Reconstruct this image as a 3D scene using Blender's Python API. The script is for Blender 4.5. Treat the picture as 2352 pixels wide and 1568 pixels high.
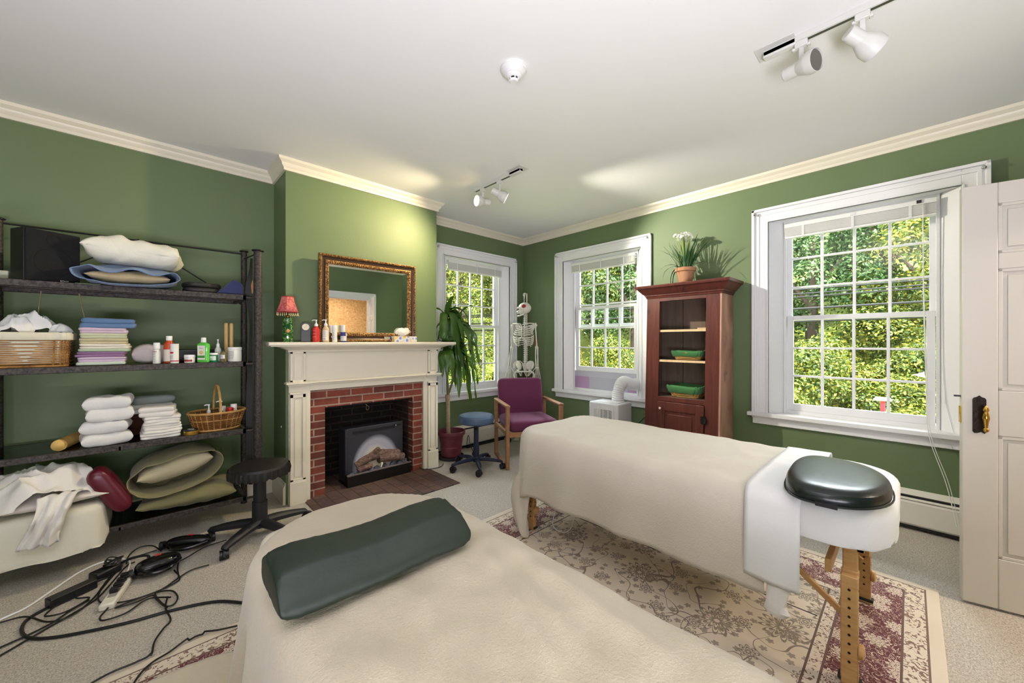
import bpy, bmesh, math, random
from mathutils import Vector, Matrix, noise
PI = math.pi
for o in list(bpy.data.objects): bpy.data.objects.remove(o, do_unlink=True)
S = bpy.context.scene
COL = S.collection
random.seed(7)

# ---------------------------------------------------------------- camera, sky, light, exposure
cd = bpy.data.cameras.new('camera'); cam = bpy.data.objects.new('camera', cd); COL.objects.link(cam)
cam.location = (0, 0, 1.277); cam.rotation_euler = (math.radians(90), 0, math.radians(-43.7))
cd.sensor_width = 36; cd.lens = 874/2352*36; cd.clip_start = .02; cd.clip_end = 300
S.camera = cam
S.view_settings.view_transform = 'Standard'; S.view_settings.look = 'None'
S.view_settings.exposure = 0.24; S.view_settings.gamma = 1.0
S.view_settings.use_curve_mapping = False
w = bpy.data.worlds.new('sky'); S.world = w; w.use_nodes = True
bg = w.node_tree.nodes['Background']
bg.inputs[0].default_value = (.92, .93, 1, 1); bg.inputs[1].default_value = 7.5
def lamp(name, kind, energy, color, loc, target=None, **kw):
    l = bpy.data.lights.new(name, kind); l.energy = energy; l.color = color
    for k, v in kw.items(): setattr(l, k, v)
    o = bpy.data.objects.new(name, l); COL.objects.link(o); o.location = loc
    if target is not None:
        o.rotation_euler = (Vector(target)-Vector(loc)).to_track_quat('-Z', 'Y').to_euler()
    return o
lamp('sun', 'SUN', 19, (1, .95, .86), (-5, -5, 9), (-5+.38, -5+.52, 9-.80), angle=.009)
# added fill lights: two behind the camera, one beyond the open door
lamp('overhead_fill', 'AREA', 12, (.97, .90, 1), (-.3, -.2, 2.62), (-.3, -.2, 0), shape='RECTANGLE', size=2.4, size_y=1.2)  # added soft fill under the ceiling, not a real fixture
lamp('upward_fill', 'AREA', 128, (.91, .865, 1), (-.3, -.60, .80), (-.1, .1, 2.7), shape='RECTANGLE', size=2.6, size_y=.5)  # added fill aimed up to brighten the ceiling, no lamp stands here
# added area fills out of view above each window, standing in for sky light
for q in ((3.0, 6.3, 4.3, 3.0, 3.75, 1.3, 420), (6.4, 2.5, 4.3, 3.8, 2.5, 1.3, 560), (6.4, .3, 4.3, 3.8, .3, 1.3, 560)):
    lamp('window_sky_fill', 'AREA', q[6], (.86, .92, 1), q[:3], q[3:6], shape='RECTANGLE', size=2.4, size_y=1.8)
lamp('hallway_fill', 'AREA', 70, (1, .86, .68), (2.9, -2.2, 2.4), (2.9, -2.2, 0), shape='DISK', size=.6)  # added fill that brightens the hallway

# ---------------------------------------------------------------- materials
def lin(v):
    v /= 255.0
    return v/12.92 if v <= .04045 else ((v+.055)/1.055)**2.4
def rgb(r, g, b): return (lin(r), lin(g), lin(b), 1)
MATS = {}
class N:
    """small helper around a node tree"""
    def __init__(s, name):
        s.m = bpy.data.materials.new(name); s.m.use_nodes = True; s.t = s.m.node_tree
        s.b = s.t.nodes['Principled BSDF']; s.out = s.t.nodes['Material Output']
    def n(s, typ, **kw):
        x = s.t.nodes.new(typ)
        for k, v in kw.items():
            if k.startswith('i_'):
                key = k[2:]; key = int(key) if key.isdigit() else key.replace('_', ' ')
                x.inputs[key].default_value = v
            else: setattr(x, k, v)
        return x
    def l(s, a, b): s.t.links.new(a, b)
    def co(s): return s.n('ShaderNodeTexCoord').outputs['Object']
    def math(s, op, a, b=None):
        x = s.n('ShaderNodeMath', operation=op)
        for i, v in enumerate((a, b)):
            if v is None: continue
            if isinstance(v, (int, float)): x.inputs[i].default_value = v
            else: s.l(v, x.inputs[i])
        return x.outputs[0]
    def mix(s, f, a, b):
        x = s.n('ShaderNodeMix', data_type='RGBA')
        for i, v in ((0, f), (6, a), (7, b)):
            if isinstance(v, (int, float, tuple)): x.inputs[i].default_value = v
            else: s.l(v, x.inputs[i])
        return x.outputs[2]
    def ramp(s, f, stops):
        x = s.n('ShaderNodeValToRGB'); e = x.color_ramp.elements
        while len(e) < len(stops): e.new(.5)
        for q, (p, c) in zip(e, stops): q.position = p; q.color = c
        s.l(f, x.inputs[0]); return x.outputs[0]
    def noise(s, scale, detail=3, rough=.5, vec=None, dist=0):
        x = s.n('ShaderNodeTexNoise'); x.inputs['Scale'].default_value = scale; x.inputs['Detail'].default_value = detail
        x.inputs['Roughness'].default_value = rough; x.inputs['Distortion'].default_value = dist
        s.l(vec if vec is not None else s.co(), x.inputs['Vector']); return x.outputs['Fac']
    def mapping(s, scale=(1, 1, 1), rot=(0, 0, 0), loc=(0, 0, 0), vec=None):
        x = s.n('ShaderNodeMapping'); x.inputs['Scale'].default_value = scale; x.inputs['Rotation'].default_value = rot
        x.inputs['Location'].default_value = loc
        s.l(vec if vec is not None else s.co(), x.inputs['Vector']); return x.outputs[0]
    def bump(s, h, st, dist=.01):
        x = s.n('ShaderNodeBump'); x.inputs['Strength'].default_value = st; x.inputs['Distance'].default_value = dist
        s.l(h, x.inputs['Height']); s.l(x.outputs[0], s.b.inputs['Normal'])
    def set(s, **kw):
        for k, v in kw.items(): s.b.inputs[k.replace('_', ' ')].default_value = v
def M(name, c, rough=.6, metal=0, bump=None, var=None, **kw):
    """plain material; bump=(scale,strength), var=(scale,colour2,amount)"""
    if name in MATS: return MATS[name]
    n = N(name); col = rgb(*c); n.set(Base_Color=col, Roughness=rough, Metallic=metal)
    for k, v in kw.items(): n.b.inputs[k.replace('_', ' ')].default_value = v
    if var:
        f = n.noise(var[0], 4, .6); f = n.ramp(f, [(.35, (0, 0, 0, 1)), (.65, (1, 1, 1, 1))])
        f = n.math('MULTIPLY', f, var[2]); n.l(n.mix(f, col, rgb(*var[1])), n.b.inputs['Base Color'])
    if bump: n.bump(n.noise(bump[0], 4, .6), bump[1], .01)
    MATS[name] = n.m; return n.m
def wood(name, c1, c2, scale=(2, 18, 18), rough=.45, knots=False):
    if name in MATS: return MATS[name]
    n = N(name); v = n.mapping(scale)
    f = n.noise(2.2, 5, .6, v, .8)
    col = n.ramp(f, [(.25, rgb(*c1)), (.7, rgb(*c2))])
    if knots:
        k = n.noise(7, 2, .5, n.mapping((1, 1, .6))); k = n.ramp(k, [(.68, (0, 0, 0, 1)), (.74, (1, 1, 1, 1))])
        col = n.mix(k, col, rgb(c1[0]*.45, c1[1]*.45, c1[2]*.45))
    n.l(col, n.b.inputs['Base Color']); n.set(Roughness=rough); n.bump(f, .15, .004)
    MATS[name] = n.m; return n.m
def bricks(name, c1, c2, mortar, uvmode='wall', bw=.20, bh=.062, ms=.006, soot=None):
    n = N(name); sep = n.n('ShaderNodeSeparateXYZ'); n.l(n.co(), sep.inputs[0])
    cmb = n.n('ShaderNodeCombineXYZ')
    if uvmode == 'wall':
        n.l(n.math('ADD', sep.outputs[0], sep.outputs[1]), cmb.inputs[0]); n.l(sep.outputs[2], cmb.inputs[1])
    else:
        n.l(sep.outputs[0], cmb.inputs[1]); n.l(sep.outputs[1], cmb.inputs[0])
    b = n.n('ShaderNodeTexBrick', offset=.5, squash=1.0)
    b.inputs['Scale'].default_value = 1; b.inputs['Brick Width'].default_value = bw; b.inputs['Row Height'].default_value = bh
    b.inputs['Mortar Size'].default_value = ms; b.inputs['Mortar Smooth'].default_value = .1; b.inputs['Bias'].default_value = -.1
    b.inputs['Color1'].default_value = rgb(*c1); b.inputs['Color2'].default_value = rgb(*c2); b.inputs['Mortar'].default_value = rgb(*mortar)
    n.l(cmb.outputs[0], b.inputs['Vector'])
    f = n.ramp(n.noise(14, 5, .7), [(.3, (.55, .5, .5, 1)), (.7, (1.1, 1.05, 1.05, 1))])
    mx = n.n('ShaderNodeMix', data_type='RGBA', blend_type='MULTIPLY'); mx.inputs[0].default_value = .8
    n.l(b.outputs['Color'], mx.inputs[6]); n.l(f, mx.inputs[7]); col = mx.outputs[2]
    if soot:
        s_ = n.ramp(n.noise(3.5, 3, .6), [(.2, (0, 0, 0, 1)), (.75, (1, 1, 1, 1))])
        s_ = n.math('ADD', n.math('MULTIPLY', s_, .35), soot)
        col = n.mix(s_, col, rgb(16, 14, 14))
    n.l(col, n.b.inputs['Base Color']); n.set(Roughness=.85)
    h = n.math('ADD', n.math('MULTIPLY', b.outputs['Fac'], -1.0), n.math('MULTIPLY', n.noise(60, 3), .3))
    n.bump(h, .6, .004); MATS[name] = n.m; return n.m

WALL = M('green_wall_paint', (103, 121, 84), .55, bump=(55, .06), var=(1.3, (97, 115, 78), .5))
CEIL = M('white_ceiling_paint', (236, 236, 233), .8, bump=(2.5, .25))
TRIM = M('white_gloss_trim_paint', (238, 238, 240), .35)
CREAM = M('cream_trim_paint', (226, 219, 200), .38, bump=(30, .03))
BLACKP = M('black_plastic', (22, 22, 24), .38)
BLACKS = M('black_satin_metal', (16, 16, 17), .35)
WHITEP = M('white_plastic', (232, 232, 230), .35)
CHROME = M('chrome', (205, 205, 205), .15, 1)
BRASS = M('polished_brass', (190, 150, 70), .22, 1)
def carpet():
    n = N('beige_carpet')
    f = n.noise(160, 3, .8); g = n.noise(1.6, 3, .5); h = n.noise(60, 3, .7)
    c = n.ramp(f, [(.34, rgb(104, 94, 80)), (.5, rgb(196, 187, 172)), (.62, rgb(236, 230, 218))])
    c2 = n.ramp(h, [(.3, rgb(150, 141, 127)), (.7, rgb(206, 198, 184))])
    c = n.mix(.45, c, c2); st = n.ramp(g, [(.55, (0, 0, 0, 1)), (.72, (1, 1, 1, 1))])
    c = n.mix(n.math('MULTIPLY', st, .22), c, rgb(172, 150, 112))
    n.l(c, n.b.inputs['Base Color']); n.set(Roughness=.95)
    n.bump(n.math('ADD', f, n.math('MULTIPLY', h, .8)), .9, .006); return n.m
CARPET = carpet()
def glass_mat():
    n = N('window_glass'); t = n.n('ShaderNodeBsdfTransparent'); t.inputs[0].default_value = (.97, .985, .98, 1)
    g = n.n('ShaderNodeBsdfGlossy'); g.inputs['Roughness'].default_value = .02
    fr = n.n('ShaderNodeFresnel'); fr.inputs[0].default_value = 1.35
    m = n.n('ShaderNodeMixShader'); n.l(fr.outputs[0], m.inputs[0]); n.l(t.outputs[0], m.inputs[1]); n.l(g.outputs[0], m.inputs[2])
    n.l(m.outputs[0], n.out.inputs[0]); return n.m
GLASS = glass_mat()
def shelf_glass_mat():
    n = N('shelf_glass'); t = n.n('ShaderNodeBsdfTransparent'); t.inputs[0].default_value = (.62, .74, .68, 1)
    g = n.n('ShaderNodeBsdfGlossy'); g.inputs['Roughness'].default_value = .08
    fr = n.n('ShaderNodeFresnel'); fr.inputs[0].default_value = 1.5
    m = n.n('ShaderNodeMixShader'); n.l(fr.outputs[0], m.inputs[0]); n.l(t.outputs[0], m.inputs[1]); n.l(g.outputs[0], m.inputs[2])
    n.l(m.outputs[0], n.out.inputs[0]); return n.m
SGLASS = shelf_glass_mat()
def emit(name, c, st):
    n = N(name); e = n.n('ShaderNodeEmission'); e.inputs[0].default_value = rgb(*c); e.inputs[1].default_value = st
    n.l(e.outputs[0], n.out.inputs[0]); return n.m
def fleece(name, c1, c2):
    n = N(name); f = n.noise(5, 4, .6); g = n.noise(140, 3, .7)
    n.l(n.mix(f, rgb(*c1), rgb(*c2)), n.b.inputs['Base Color']); n.set(Roughness=.95, Sheen_Weight=.35)
    n.bump(n.math('ADD', n.math('MULTIPLY', n.noise(14, 4, .6), 1.2), g), .45, .006); return n.m
FLEECE = fleece('cream_fleece', (200, 188, 165), (188, 175, 151))
FLEECE2 = fleece('pale_fleece', (208, 199, 184), (196, 186, 169))
def cloth(name, c, c2=None, rough=.85, sc=9, st=.35):
    if name in MATS: return MATS[name]
    n = N(name); c2 = c2 or tuple(v*.93 for v in c)
    n.l(n.mix(n.noise(sc*.6, 3), rgb(*c), rgb(*c2)), n.b.inputs['Base Color']); n.set(Roughness=rough, Sheen_Weight=.15)
    n.bump(n.math('ADD', n.noise(sc, 5, .6, None, 1.5), n.math('MULTIPLY', n.noise(300, 2), .15)), st, .012)
    MATS[name] = n.m; return n.m
WHITEC = cloth('white_cotton', (233, 229, 221)); WHITEC2 = cloth('bright_white_cotton', (226, 225, 222), None, .8, 6, .25)
VINYLG = M('dark_green_vinyl', (22, 36, 27), .5, bump=(16, .2), var=(3, (32, 43, 32), .8))
VINYLB = M('black_green_vinyl', (18, 26, 24), .28, bump=(25, .08))

# ---------------------------------------------------------------- mesh helpers
class MB:
    def __init__(s): s.v = []; s.f = []
    def add(s, vs, fs):
        o = len(s.v); s.v += [Vector(v) for v in vs]; s.f += [tuple(i+o for i in f) for f in fs]; return s
    def xf(s, m, start=0):
        for i in range(start, len(s.v)): s.v[i] = m @ s.v[i]
        return s
    def bb(s, x0, x1, y0, y1, z0, z1):
        v = [(x, y, z) for z in (z0, z1) for y in (y0, y1) for x in (x0, x1)]
        return s.add(v, [(0, 2, 3, 1), (4, 5, 7, 6), (0, 1, 5, 4), (2, 6, 7, 3), (0, 4, 6, 2), (1, 3, 7, 5)])
    def box(s, c, d, rz=0, m=None):
        k = len(s.v); s.bb(-d[0]/2, d[0]/2, -d[1]/2, d[1]/2, -d[2]/2, d[2]/2)
        return s.xf(Matrix.Translation(c) @ (m or Matrix.Rotation(rz, 4, 'Z')), k)
    def bar(s, a, b, w, h, up=(0, 0, 1)):
        a, b = Vector(a), Vector(b); d = (b-a); L = d.length; d.normalize(); u = Vector(up)
        if abs(d.dot(u)) > .98: u = Vector((1, 0, 0))
        x = d.cross(u).normalized(); z = x.cross(d)
        vs = [p + x*i*w/2 + z*j*h/2 for p in (a, b) for (i, j) in ((-1, -1), (1, -1), (1, 1), (-1, 1))]
        return s.add(vs, [(0, 1, 2, 3), (7, 6, 5, 4), (0, 4, 5, 1), (1, 5, 6, 2), (2, 6, 7, 3), (3, 7, 4, 0)])
    def tube(s, pts, r, n=8, closed=False, flat=None):
        pts = [Vector(p) for p in pts]; m = len(pts)
        rs = r if isinstance(r, (list, tuple)) else [r]*m
        t0 = (pts[1]-pts[0]).normalized(); u = Vector((0, 0, 1)) if abs(t0.z) < .9 else Vector((1, 0, 0))
        u = (u - t0*u.dot(t0)).normalized(); vs = []
        for i, p in enumerate(pts):
            if closed: t = pts[(i+1) % m]-pts[i-1]
            else: t = pts[min(i+1, m-1)]-pts[max(i-1, 0)]
            if t.length < 1e-9: t = t0.copy()
            t.normalize(); u = u - t*u.dot(t)
            if u.length < 1e-6: u = t.orthogonal()
            u.normalize(); w_ = t.cross(u)
            for k in range(n):
                a = 2*PI*k/n; vs.append(p + (u*math.cos(a)*(flat or 1) + w_*math.sin(a))*rs[i])
        fs = [(i*n+k, i*n+(k+1) % n, ((i+1) % m)*n+(k+1) % n, ((i+1) % m)*n+k) for i in range(m if closed else m-1) for k in range(n)]
        if not closed: fs += [tuple(range(n-1, -1, -1)), tuple((m-1)*n+k for k in range(n))]
        return s.add(vs, fs)
    def lathe(s, prof, n=24, c=(0, 0, 0), sx=1, sy=1, m=None):
        vs = []; k0 = len(s.v)
        for r, z in prof:
            for k in range(n):
                a = 2*PI*k/n; vs.append((r*math.cos(a)*sx, r*math.sin(a)*sy, z))
        fs = [(i*n+k, i*n+(k+1) % n, (i+1)*n+(k+1) % n, (i+1)*n+k) for i in range(len(prof)-1) for k in range(n)]
        if prof[0][0] > 1e-5: fs.append(tuple(range(n-1, -1, -1)))
        if prof[-1][0] > 1e-5: fs.append(tuple((len(prof)-1)*n+k for k in range(n)))
        s.add(vs, fs); return s.xf(Matrix.Translation(c) @ (m or Matrix()), k0)
    def ell(s, c, r, n=12, m=12, rot=None):
        r = r if isinstance(r, (list, tuple)) else (r, r, r)
        pr = [(math.sin(PI*i/m), -math.cos(PI*i/m)) for i in range(m+1)]; k = len(s.v)
        s.lathe(pr, n); M_ = Matrix.Translation(c) @ (rot or Matrix()) @ Matrix.Diagonal((r[0], r[1], r[2], 1))
        return s.xf(M_, k)
    def cyl(s, a, b, r, n=16, r2=None): return s.tube([a, b], [r, r if r2 is None else r2], n)
    def prism(s, poly, a, b, axis='y'):
        n = len(poly)
        def P(p, t): return {'y': (p[0], t, p[1]), 'x': (t, p[0], p[1]), 'z': (p[0], p[1], t)}[axis]
        vs = [P(p, a) for p in poly]+[P(p, b) for p in poly]
        return s.add(vs, [tuple(range(n-1, -1, -1)), tuple(range(n, 2*n))]+[(i, (i+1) % n, n+(i+1) % n, n+i) for i in range(n)])
    def sweep(s, path, prof, closed=False):
        """path of (x,y); prof of (out,z), out measured to the RIGHT of travel; mitred"""
        P = [Vector(p).to_2d() if len(p) > 2 else Vector(p) for p in path]; m = len(P); k = len(prof); vs = []
        for i in range(m):
            def nr(a, b): d = (b-a).normalized(); return Vector((d.y, -d.x))
            if closed or 0 < i < m-1:
                n1 = nr(P[i-1], P[i]); n2 = nr(P[i], P[(i+1) % m]); q = (n1+n2); q = q/max(.15, q.length_squared)*2
            elif i == 0: q = nr(P[0], P[1])
            else: q = nr(P[-2], P[-1])
            for o, z in prof: vs.append((P[i].x+q.x*o, P[i].y+q.y*o, z))
        fs = [(i*k+j, i*k+(j+1) % k, ((i+1) % m)*k+(j+1) % k, ((i+1) % m)*k+j) for i in range(m if closed else m-1) for j in range(k)]
        if not closed: fs += [tuple(range(k)), tuple((m-1)*k+j for j in range(k-1, -1, -1))]
        return s.add(vs, fs)
    def mesh(s, name, mat, sharp=35, smooth=True, weld=True):
        me = bpy.data.meshes.new(name); me.from_pydata([tuple(v) for v in s.v], [], s.f); me.validate()
        bm = bmesh.new(); bm.from_mesh(me); (bmesh.ops.remove_doubles(bm, verts=bm.verts, dist=1e-5) if weld else 0)
        bmesh.ops.recalc_face_normals(bm, faces=bm.faces); bm.to_mesh(me); bm.free()
        if smooth:
            me.shade_smooth(); me.set_sharp_from_angle(angle=math.radians(sharp))
        me.materials.append(mat); return me
def link(name, mb, mat, sharp=35, smooth=True, bevel=0, sub=0, seg=2):
    o = bpy.data.objects.new(name, mb.mesh(name, mat, sharp, smooth, not bevel)); COL.objects.link(o)
    if bevel:
        b = o.modifiers.new('bevel', 'BEVEL'); b.width = bevel; b.segments = seg; b.limit_method = 'ANGLE'; b.angle_limit = math.radians(40)
    if sub:
        u = o.modifiers.new('subdiv', 'SUBSURF'); u.levels = sub; u.render_levels = sub
    return o
def tag(o, label, cat, group=None, kind=None):
    if label: o['label'] = label
    if cat: o['category'] = cat
    if group: o['group'] = group
    if kind: o['kind'] = kind
    return o
class T:
    """a thing: an Empty that parents its parts (local coordinates unless world=True)"""
    def __init__(s, name, label=None, cat=None, loc=(0, 0, 0), rz=0, group=None, kind=None):
        o = bpy.data.objects.new(name, None); COL.objects.link(o); o.empty_display_size = .05
        o.location = loc; o.rotation_euler = (0, 0, rz); tag(o, label, cat, group, kind); s.o = o
        s.inv = (Matrix.Translation(loc) @ Matrix.Rotation(rz, 4, 'Z')).inverted()
    def part(s, name, mb, mat, world=False, parent=None, label=None, **kw):
        if world: mb.xf(s.inv)
        p = link(name, mb, mat, **kw); p.parent = parent or s.o
        if label: p['label'] = label
        return p
    def text(s, name, body, size, mat, loc, rot=(PI/2, 0, 0), parent=None, ext=.0004):
        c = bpy.data.curves.new(name, 'FONT'); c.body = body; c.size = size; c.extrude = ext; c.align_x = 'CENTER'
        t = bpy.data.objects.new(name, c); COL.objects.link(t)
        bpy.context.view_layer.update()
        me = bpy.data.meshes.new_from_object(t.evaluated_get(bpy.context.evaluated_depsgraph_get())); bpy.data.objects.remove(t, do_unlink=True)
        me.materials.clear(); me.materials.append(mat)
        o = bpy.data.objects.new(name, me); COL.objects.link(o); o.location = loc; o.rotation_euler = rot; o.parent = parent or s.o
        return o
def solo(name, label, cat, mb, mat, loc=None, rz=0, world=True, group=None, kind=None, **kw):
    loc = loc or (0, 0, 0)
    if world: mb.xf((Matrix.Translation(loc) @ Matrix.Rotation(rz, 4, 'Z')).inverted())
    o = link(name, mb, mat, **kw); o.location = loc; o.rotation_euler = (0, 0, rz); return tag(o, label, cat, group, kind)
def struct(name, mb, mat, **kw):
    o = link(name, mb, mat, **kw); o['kind'] = 'structure'; return o
def dup(root, loc, rz=0, label=None, group=None):
    r = root.copy(); COL.objects.link(r); r.location = loc; r.rotation_euler = (0, 0, rz)
    if label: r['label'] = label
    if group: r['group'] = group
    def rec(a, b):
        for ch in list(a.children):
            c = ch.copy(); COL.objects.link(c); c.parent = b; rec(ch, c)
    rec(root, r); return r
def smooth_path(pts, k=6, closed=False):
    """Catmull-Rom through pts"""
    P = [Vector(p) for p in pts]; n = len(P); out = []
    for i in range(n if closed else n-1):
        if closed: a, b, c, d = P[i-1], P[i], P[(i+1) % n], P[(i+2) % n]
        else: a, b, c, d = P[max(i-1, 0)], P[i], P[i+1], P[min(i+2, n-1)]
        for j in range(k):
            t = j/k; out.append(.5*((2*b)+(c-a)*t+(2*a-5*b+4*c-d)*t*t+(3*b-a-3*c+d)*t**3))
    if not closed: out.append(P[-1])
    return out
def nz(p, s=1, seed=0): return noise.noise(Vector((p[0]*s+seed*7.3, p[1]*s-seed*3.1, p[2]*s+seed*1.7)))
def se(a, e): c = math.cos(a); return math.copysign(abs(c)**e, c)
def pillow(lx, ly, h, seed=0, wr=.012, n=26, pw=3.0, ear=.07):
    """soft pillow, bottom at z=0, with pinched rim, corner ears and wrinkles"""
    mb = MB(); idx = {}; vs = []; fs = []
    for sgn in (1, -1):
        for i in range(n+1):
            for j in range(n+1):
                u = -1+2*i/n; v = -1+2*j/n
                u = math.sin(u*PI/2); v = math.sin(v*PI/2)
                rim = i in (0, n) or j in (0, n)
                if sgn == -1 and rim: idx[(-1, i, j)] = idx[(1, i, j)]; continue
                t = (max(0, 1-abs(u)**pw)**.5)*(max(0, 1-abs(v)**pw)**.5)
                x = lx/2*u*(1-ear*(1-v*v)); y = ly/2*v*(1-ear*(1-u*u))
                w_ = (nz((x*7, y*7, sgn), 1, seed)+.6*nz((x*18, y*9, sgn), 1, seed+3)+1.1*(.35-abs(nz((x*13+y*6, y*7, sgn*2), 1, seed+5))*1.6))*wr*(.4+.6*t)
                z = h/2+sgn*h/2*t+w_*(1 if sgn > 0 else .3)
                vs.append((x+w_*.4, y+w_*.4, max(0, z) if sgn > 0 else max(0, z))); idx[(sgn, i, j)] = len(vs)-1
    for sgn in (1, -1):
        for i in range(n):
            for j in range(n):
                f = (idx[(sgn, i, j)], idx[(sgn, i+1, j)], idx[(sgn, i+1, j+1)], idx[(sgn, i, j+1)])
                fs.append(f if sgn > 0 else f[::-1])
    return mb.add(vs, fs)
def slab(lx, ly, h, seed=0, e=.35, n=36, m=10, wob=.004):
    """rounded soft slab (superellipse plan, rounded edge), bottom at z=0"""
    prof = []
    for i in range(m+1):
        a = -PI/2+PI*i/m; prof.append((1-h/2/min(lx, ly)*2*(1-se(a, .7)), h/2+h/2*math.copysign(abs(math.sin(a))**.8, math.sin(a))))
    prof = [(0, prof[0][1])]+prof+[(.55, h*1.01), (0, h*1.01)]
    mb = MB(); vs = []
    for r, z in prof:
        for k in range(n):
            a = 2*PI*k/n; x = lx/2*r*se(a, e); y = ly/2*r*se(a-PI/2, e)
            q = wob*nz((x*12, y*12, z*30), 1, seed); vs.append((x+q, y+q, max(0, z+q*.6)))
    fs = [(i*n+k, i*n+(k+1) % n, (i+1)*n+(k+1) % n, (i+1)*n+k) for i in range(len(prof)-1) for k in range(n)]
    return mb.add(vs, fs)
def folded(lx, ly, h, layers=3, seed=0, wob=.006):
    """folded cloth: thin layers joined at the fold"""
    mb = MB(); t = h/layers; r = random.Random(seed)
    for i in range(layers):
        k = len(mb.v); s_ = slab(lx*(1-.03*r.random()), ly*(1-.05*r.random()), t*1.12, seed+i, .16, 44, 6, wob)
        mb.add(s_.v, s_.f); mb.xf(Matrix.Translation((r.uniform(-.004, .004), r.uniform(-.004, .004), i*t)), k)
    return mb
def drape(ol, ztop, rect, step=.02, R=.045, flare=.06, amp=.03, freq=9, seed=0, und=.004, floor=True, cap=9, ridges=()):
    """cloth laid over a table with outline ol=(cx,cy,hx,hy,r); rect=(x0,x1,y0,y1) is the flat cloth"""
    cx, cy, hx, hy, r = ol; x0, x1, y0, y1 = rect; nx = int((x1-x0)/step)+1; ny = int((y1-y0)/step)+1
    def pos(x, y):
        dx, dy = x-cx, y-cy; ax, ay = abs(dx)-(hx-r-R), abs(dy)-(hy-r-R); sx_, sy_ = (1 if dx >= 0 else -1), (1 if dy >= 0 else -1)
        r_ = r
        if ax <= 0 and ay <= 0: sd = max(ax, ay)-r_; b = None
        elif ax > 0 and ay > 0:
            L = math.hypot(ax, ay); sd = L-r_; n_ = Vector((sx_*ax/L, sy_*ay/L)); b = Vector((x, y))-n_*sd
        elif ax > ay: sd = ax-r_; n_ = Vector((sx_, 0)); b = Vector((x, y))-n_*sd
        else: sd = ay-r_; n_ = Vector((0, sy_)); b = Vector((x, y))-n_*sd
        u = und*(nz((x*5, y*5, 0), 1, seed)+.5*nz((x*13, y*13, 0), 1, seed+2))
        for (rx0, ry0, rx1, ry1, rh, rw) in ridges:
            L_ = Vector((rx1-rx0, ry1-ry0)); tt = max(0, min(1, (Vector((x-rx0, y-ry0))).dot(L_)/L_.length_squared)); dd = (Vector((x-rx0, y-ry0))-L_*tt).length
            u += rh*math.exp(-(dd/rw)**2)*min(1, 5*tt+.1)*min(1, 5*(1-tt)+.1)
        if sd <= 0: return Vector((x, y, ztop+u))
        e = sd
        if e < R*PI/2: out = R*math.sin(e/R); dn = R*(1-math.cos(e/R))
        else: dn = R+e-R*PI/2; out = R
        k = min(1, dn/.35)
        ang = math.atan2(n_.y, n_.x)
        f = nz((b.x*freq*.6+ang, b.y*freq*.6, dn*.7), 1, seed)*1.3+.5*math.sin((b.x-b.y)*freq*2.2+ang*7+seed+dn*1.2)
        out += flare*dn+amp*f*k*k*1.0+ .008*k
        if dn > cap: dn = cap+.02*nz((b.x*6, b.y*6, 5), 1, seed)+(dn-cap)*.04
        z = ztop-dn+u
        if floor and z < .012:
            ex = .012-z; out += ex*.85; z = .013+(abs(.02*nz((x*9, y*9, 1), 1, seed))+.040*abs(math.sin(ang*7+seed))**1.5)*min(1, ex*5)*max(.25, 1-ex*1.5)
        p = b+n_*out
        return Vector((p.x, p.y, z))
    vs = [pos(x0+(x1-x0)*i/(nx-1), y0+(y1-y0)*j/(ny-1)) for i in range(nx) for j in range(ny)]
    fs = [(i*ny+j, (i+1)*ny+j, (i+1)*ny+j+1, i*ny+j+1) for i in range(nx-1) for j in range(ny-1)]
    return MB().add(vs, fs)
def solidify(o, t=.004, off=1):
    m = o.modifiers.new('thickness', 'SOLIDIFY'); m.thickness = t; m.offset = off
# ================================================================ THE ROOM
XR, YF, ZC = 3.8, 3.75, 2.70        # window wall on the right, far wall, ceiling
XL, YB = -2.2, -.95
BX0, BX1, BY = .775, 2.145, 3.37     # chimney breast
struct('floor', MB().bb(XL-.1, XR+.2, YB-.1, YF+.2, -.1, 0), CARPET)
struct('ceiling', MB().bb(XL-.1, XR+.2, YB-.1, YF+.2, ZC, ZC+.1), CEIL)
def wall_holes(u0, u1, z0, z1, t0, t1, holes, axis):
    """wall slab spanning u, thickness t0..t1, rectangular holes (ua,ub,za,zb)"""
    mb = MB(); cuts = sorted(holes); u = u0
    def add(a, b, c, d):
        if b-a < 1e-6 or d-c < 1e-6: return
        mb.bb(a, b, t0, t1, c, d) if axis == 'x' else mb.bb(t0, t1, a, b, c, d)
    for (a, b, c, d) in cuts:
        add(u, a, z0, z1); add(a, b, z0, c); add(a, b, d, z1); u = b
    add(u, u1, z0, z1); return mb
WZ0, WZ1, WH = .67, 2.285, .529       # window opening heights, half width
WR = [2.505, .30]                     # centres (Y) of windows in the right wall
WF = 3.0                              # centre (X) of the window in the far wall
struct('wall_right', wall_holes(YB-.1, YF+.2, 0, ZC, XR, XR+.2, [(c-WH, c+WH, WZ0, WZ1) for c in WR], 'y'), WALL)
struct('wall_far', wall_holes(XL-.1, XR, 0, ZC, YF, YF+.2, [(1.0, 1.95, 0, .80), (WF-WH, WF+WH, WZ0, WZ1)], 'x'), WALL)
struct('wall_left', MB().bb(XL-.1, XL, YB-.1, YF, 0, ZC), WALL)
DX0, DX1, DH = 2.28, 3.10, 2.04
struct('wall_rear', wall_holes(XL, XR, 0, ZC, YB-.1, YB, [(DX0, DX1, 0, DH)], 'x'), WALL)
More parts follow.
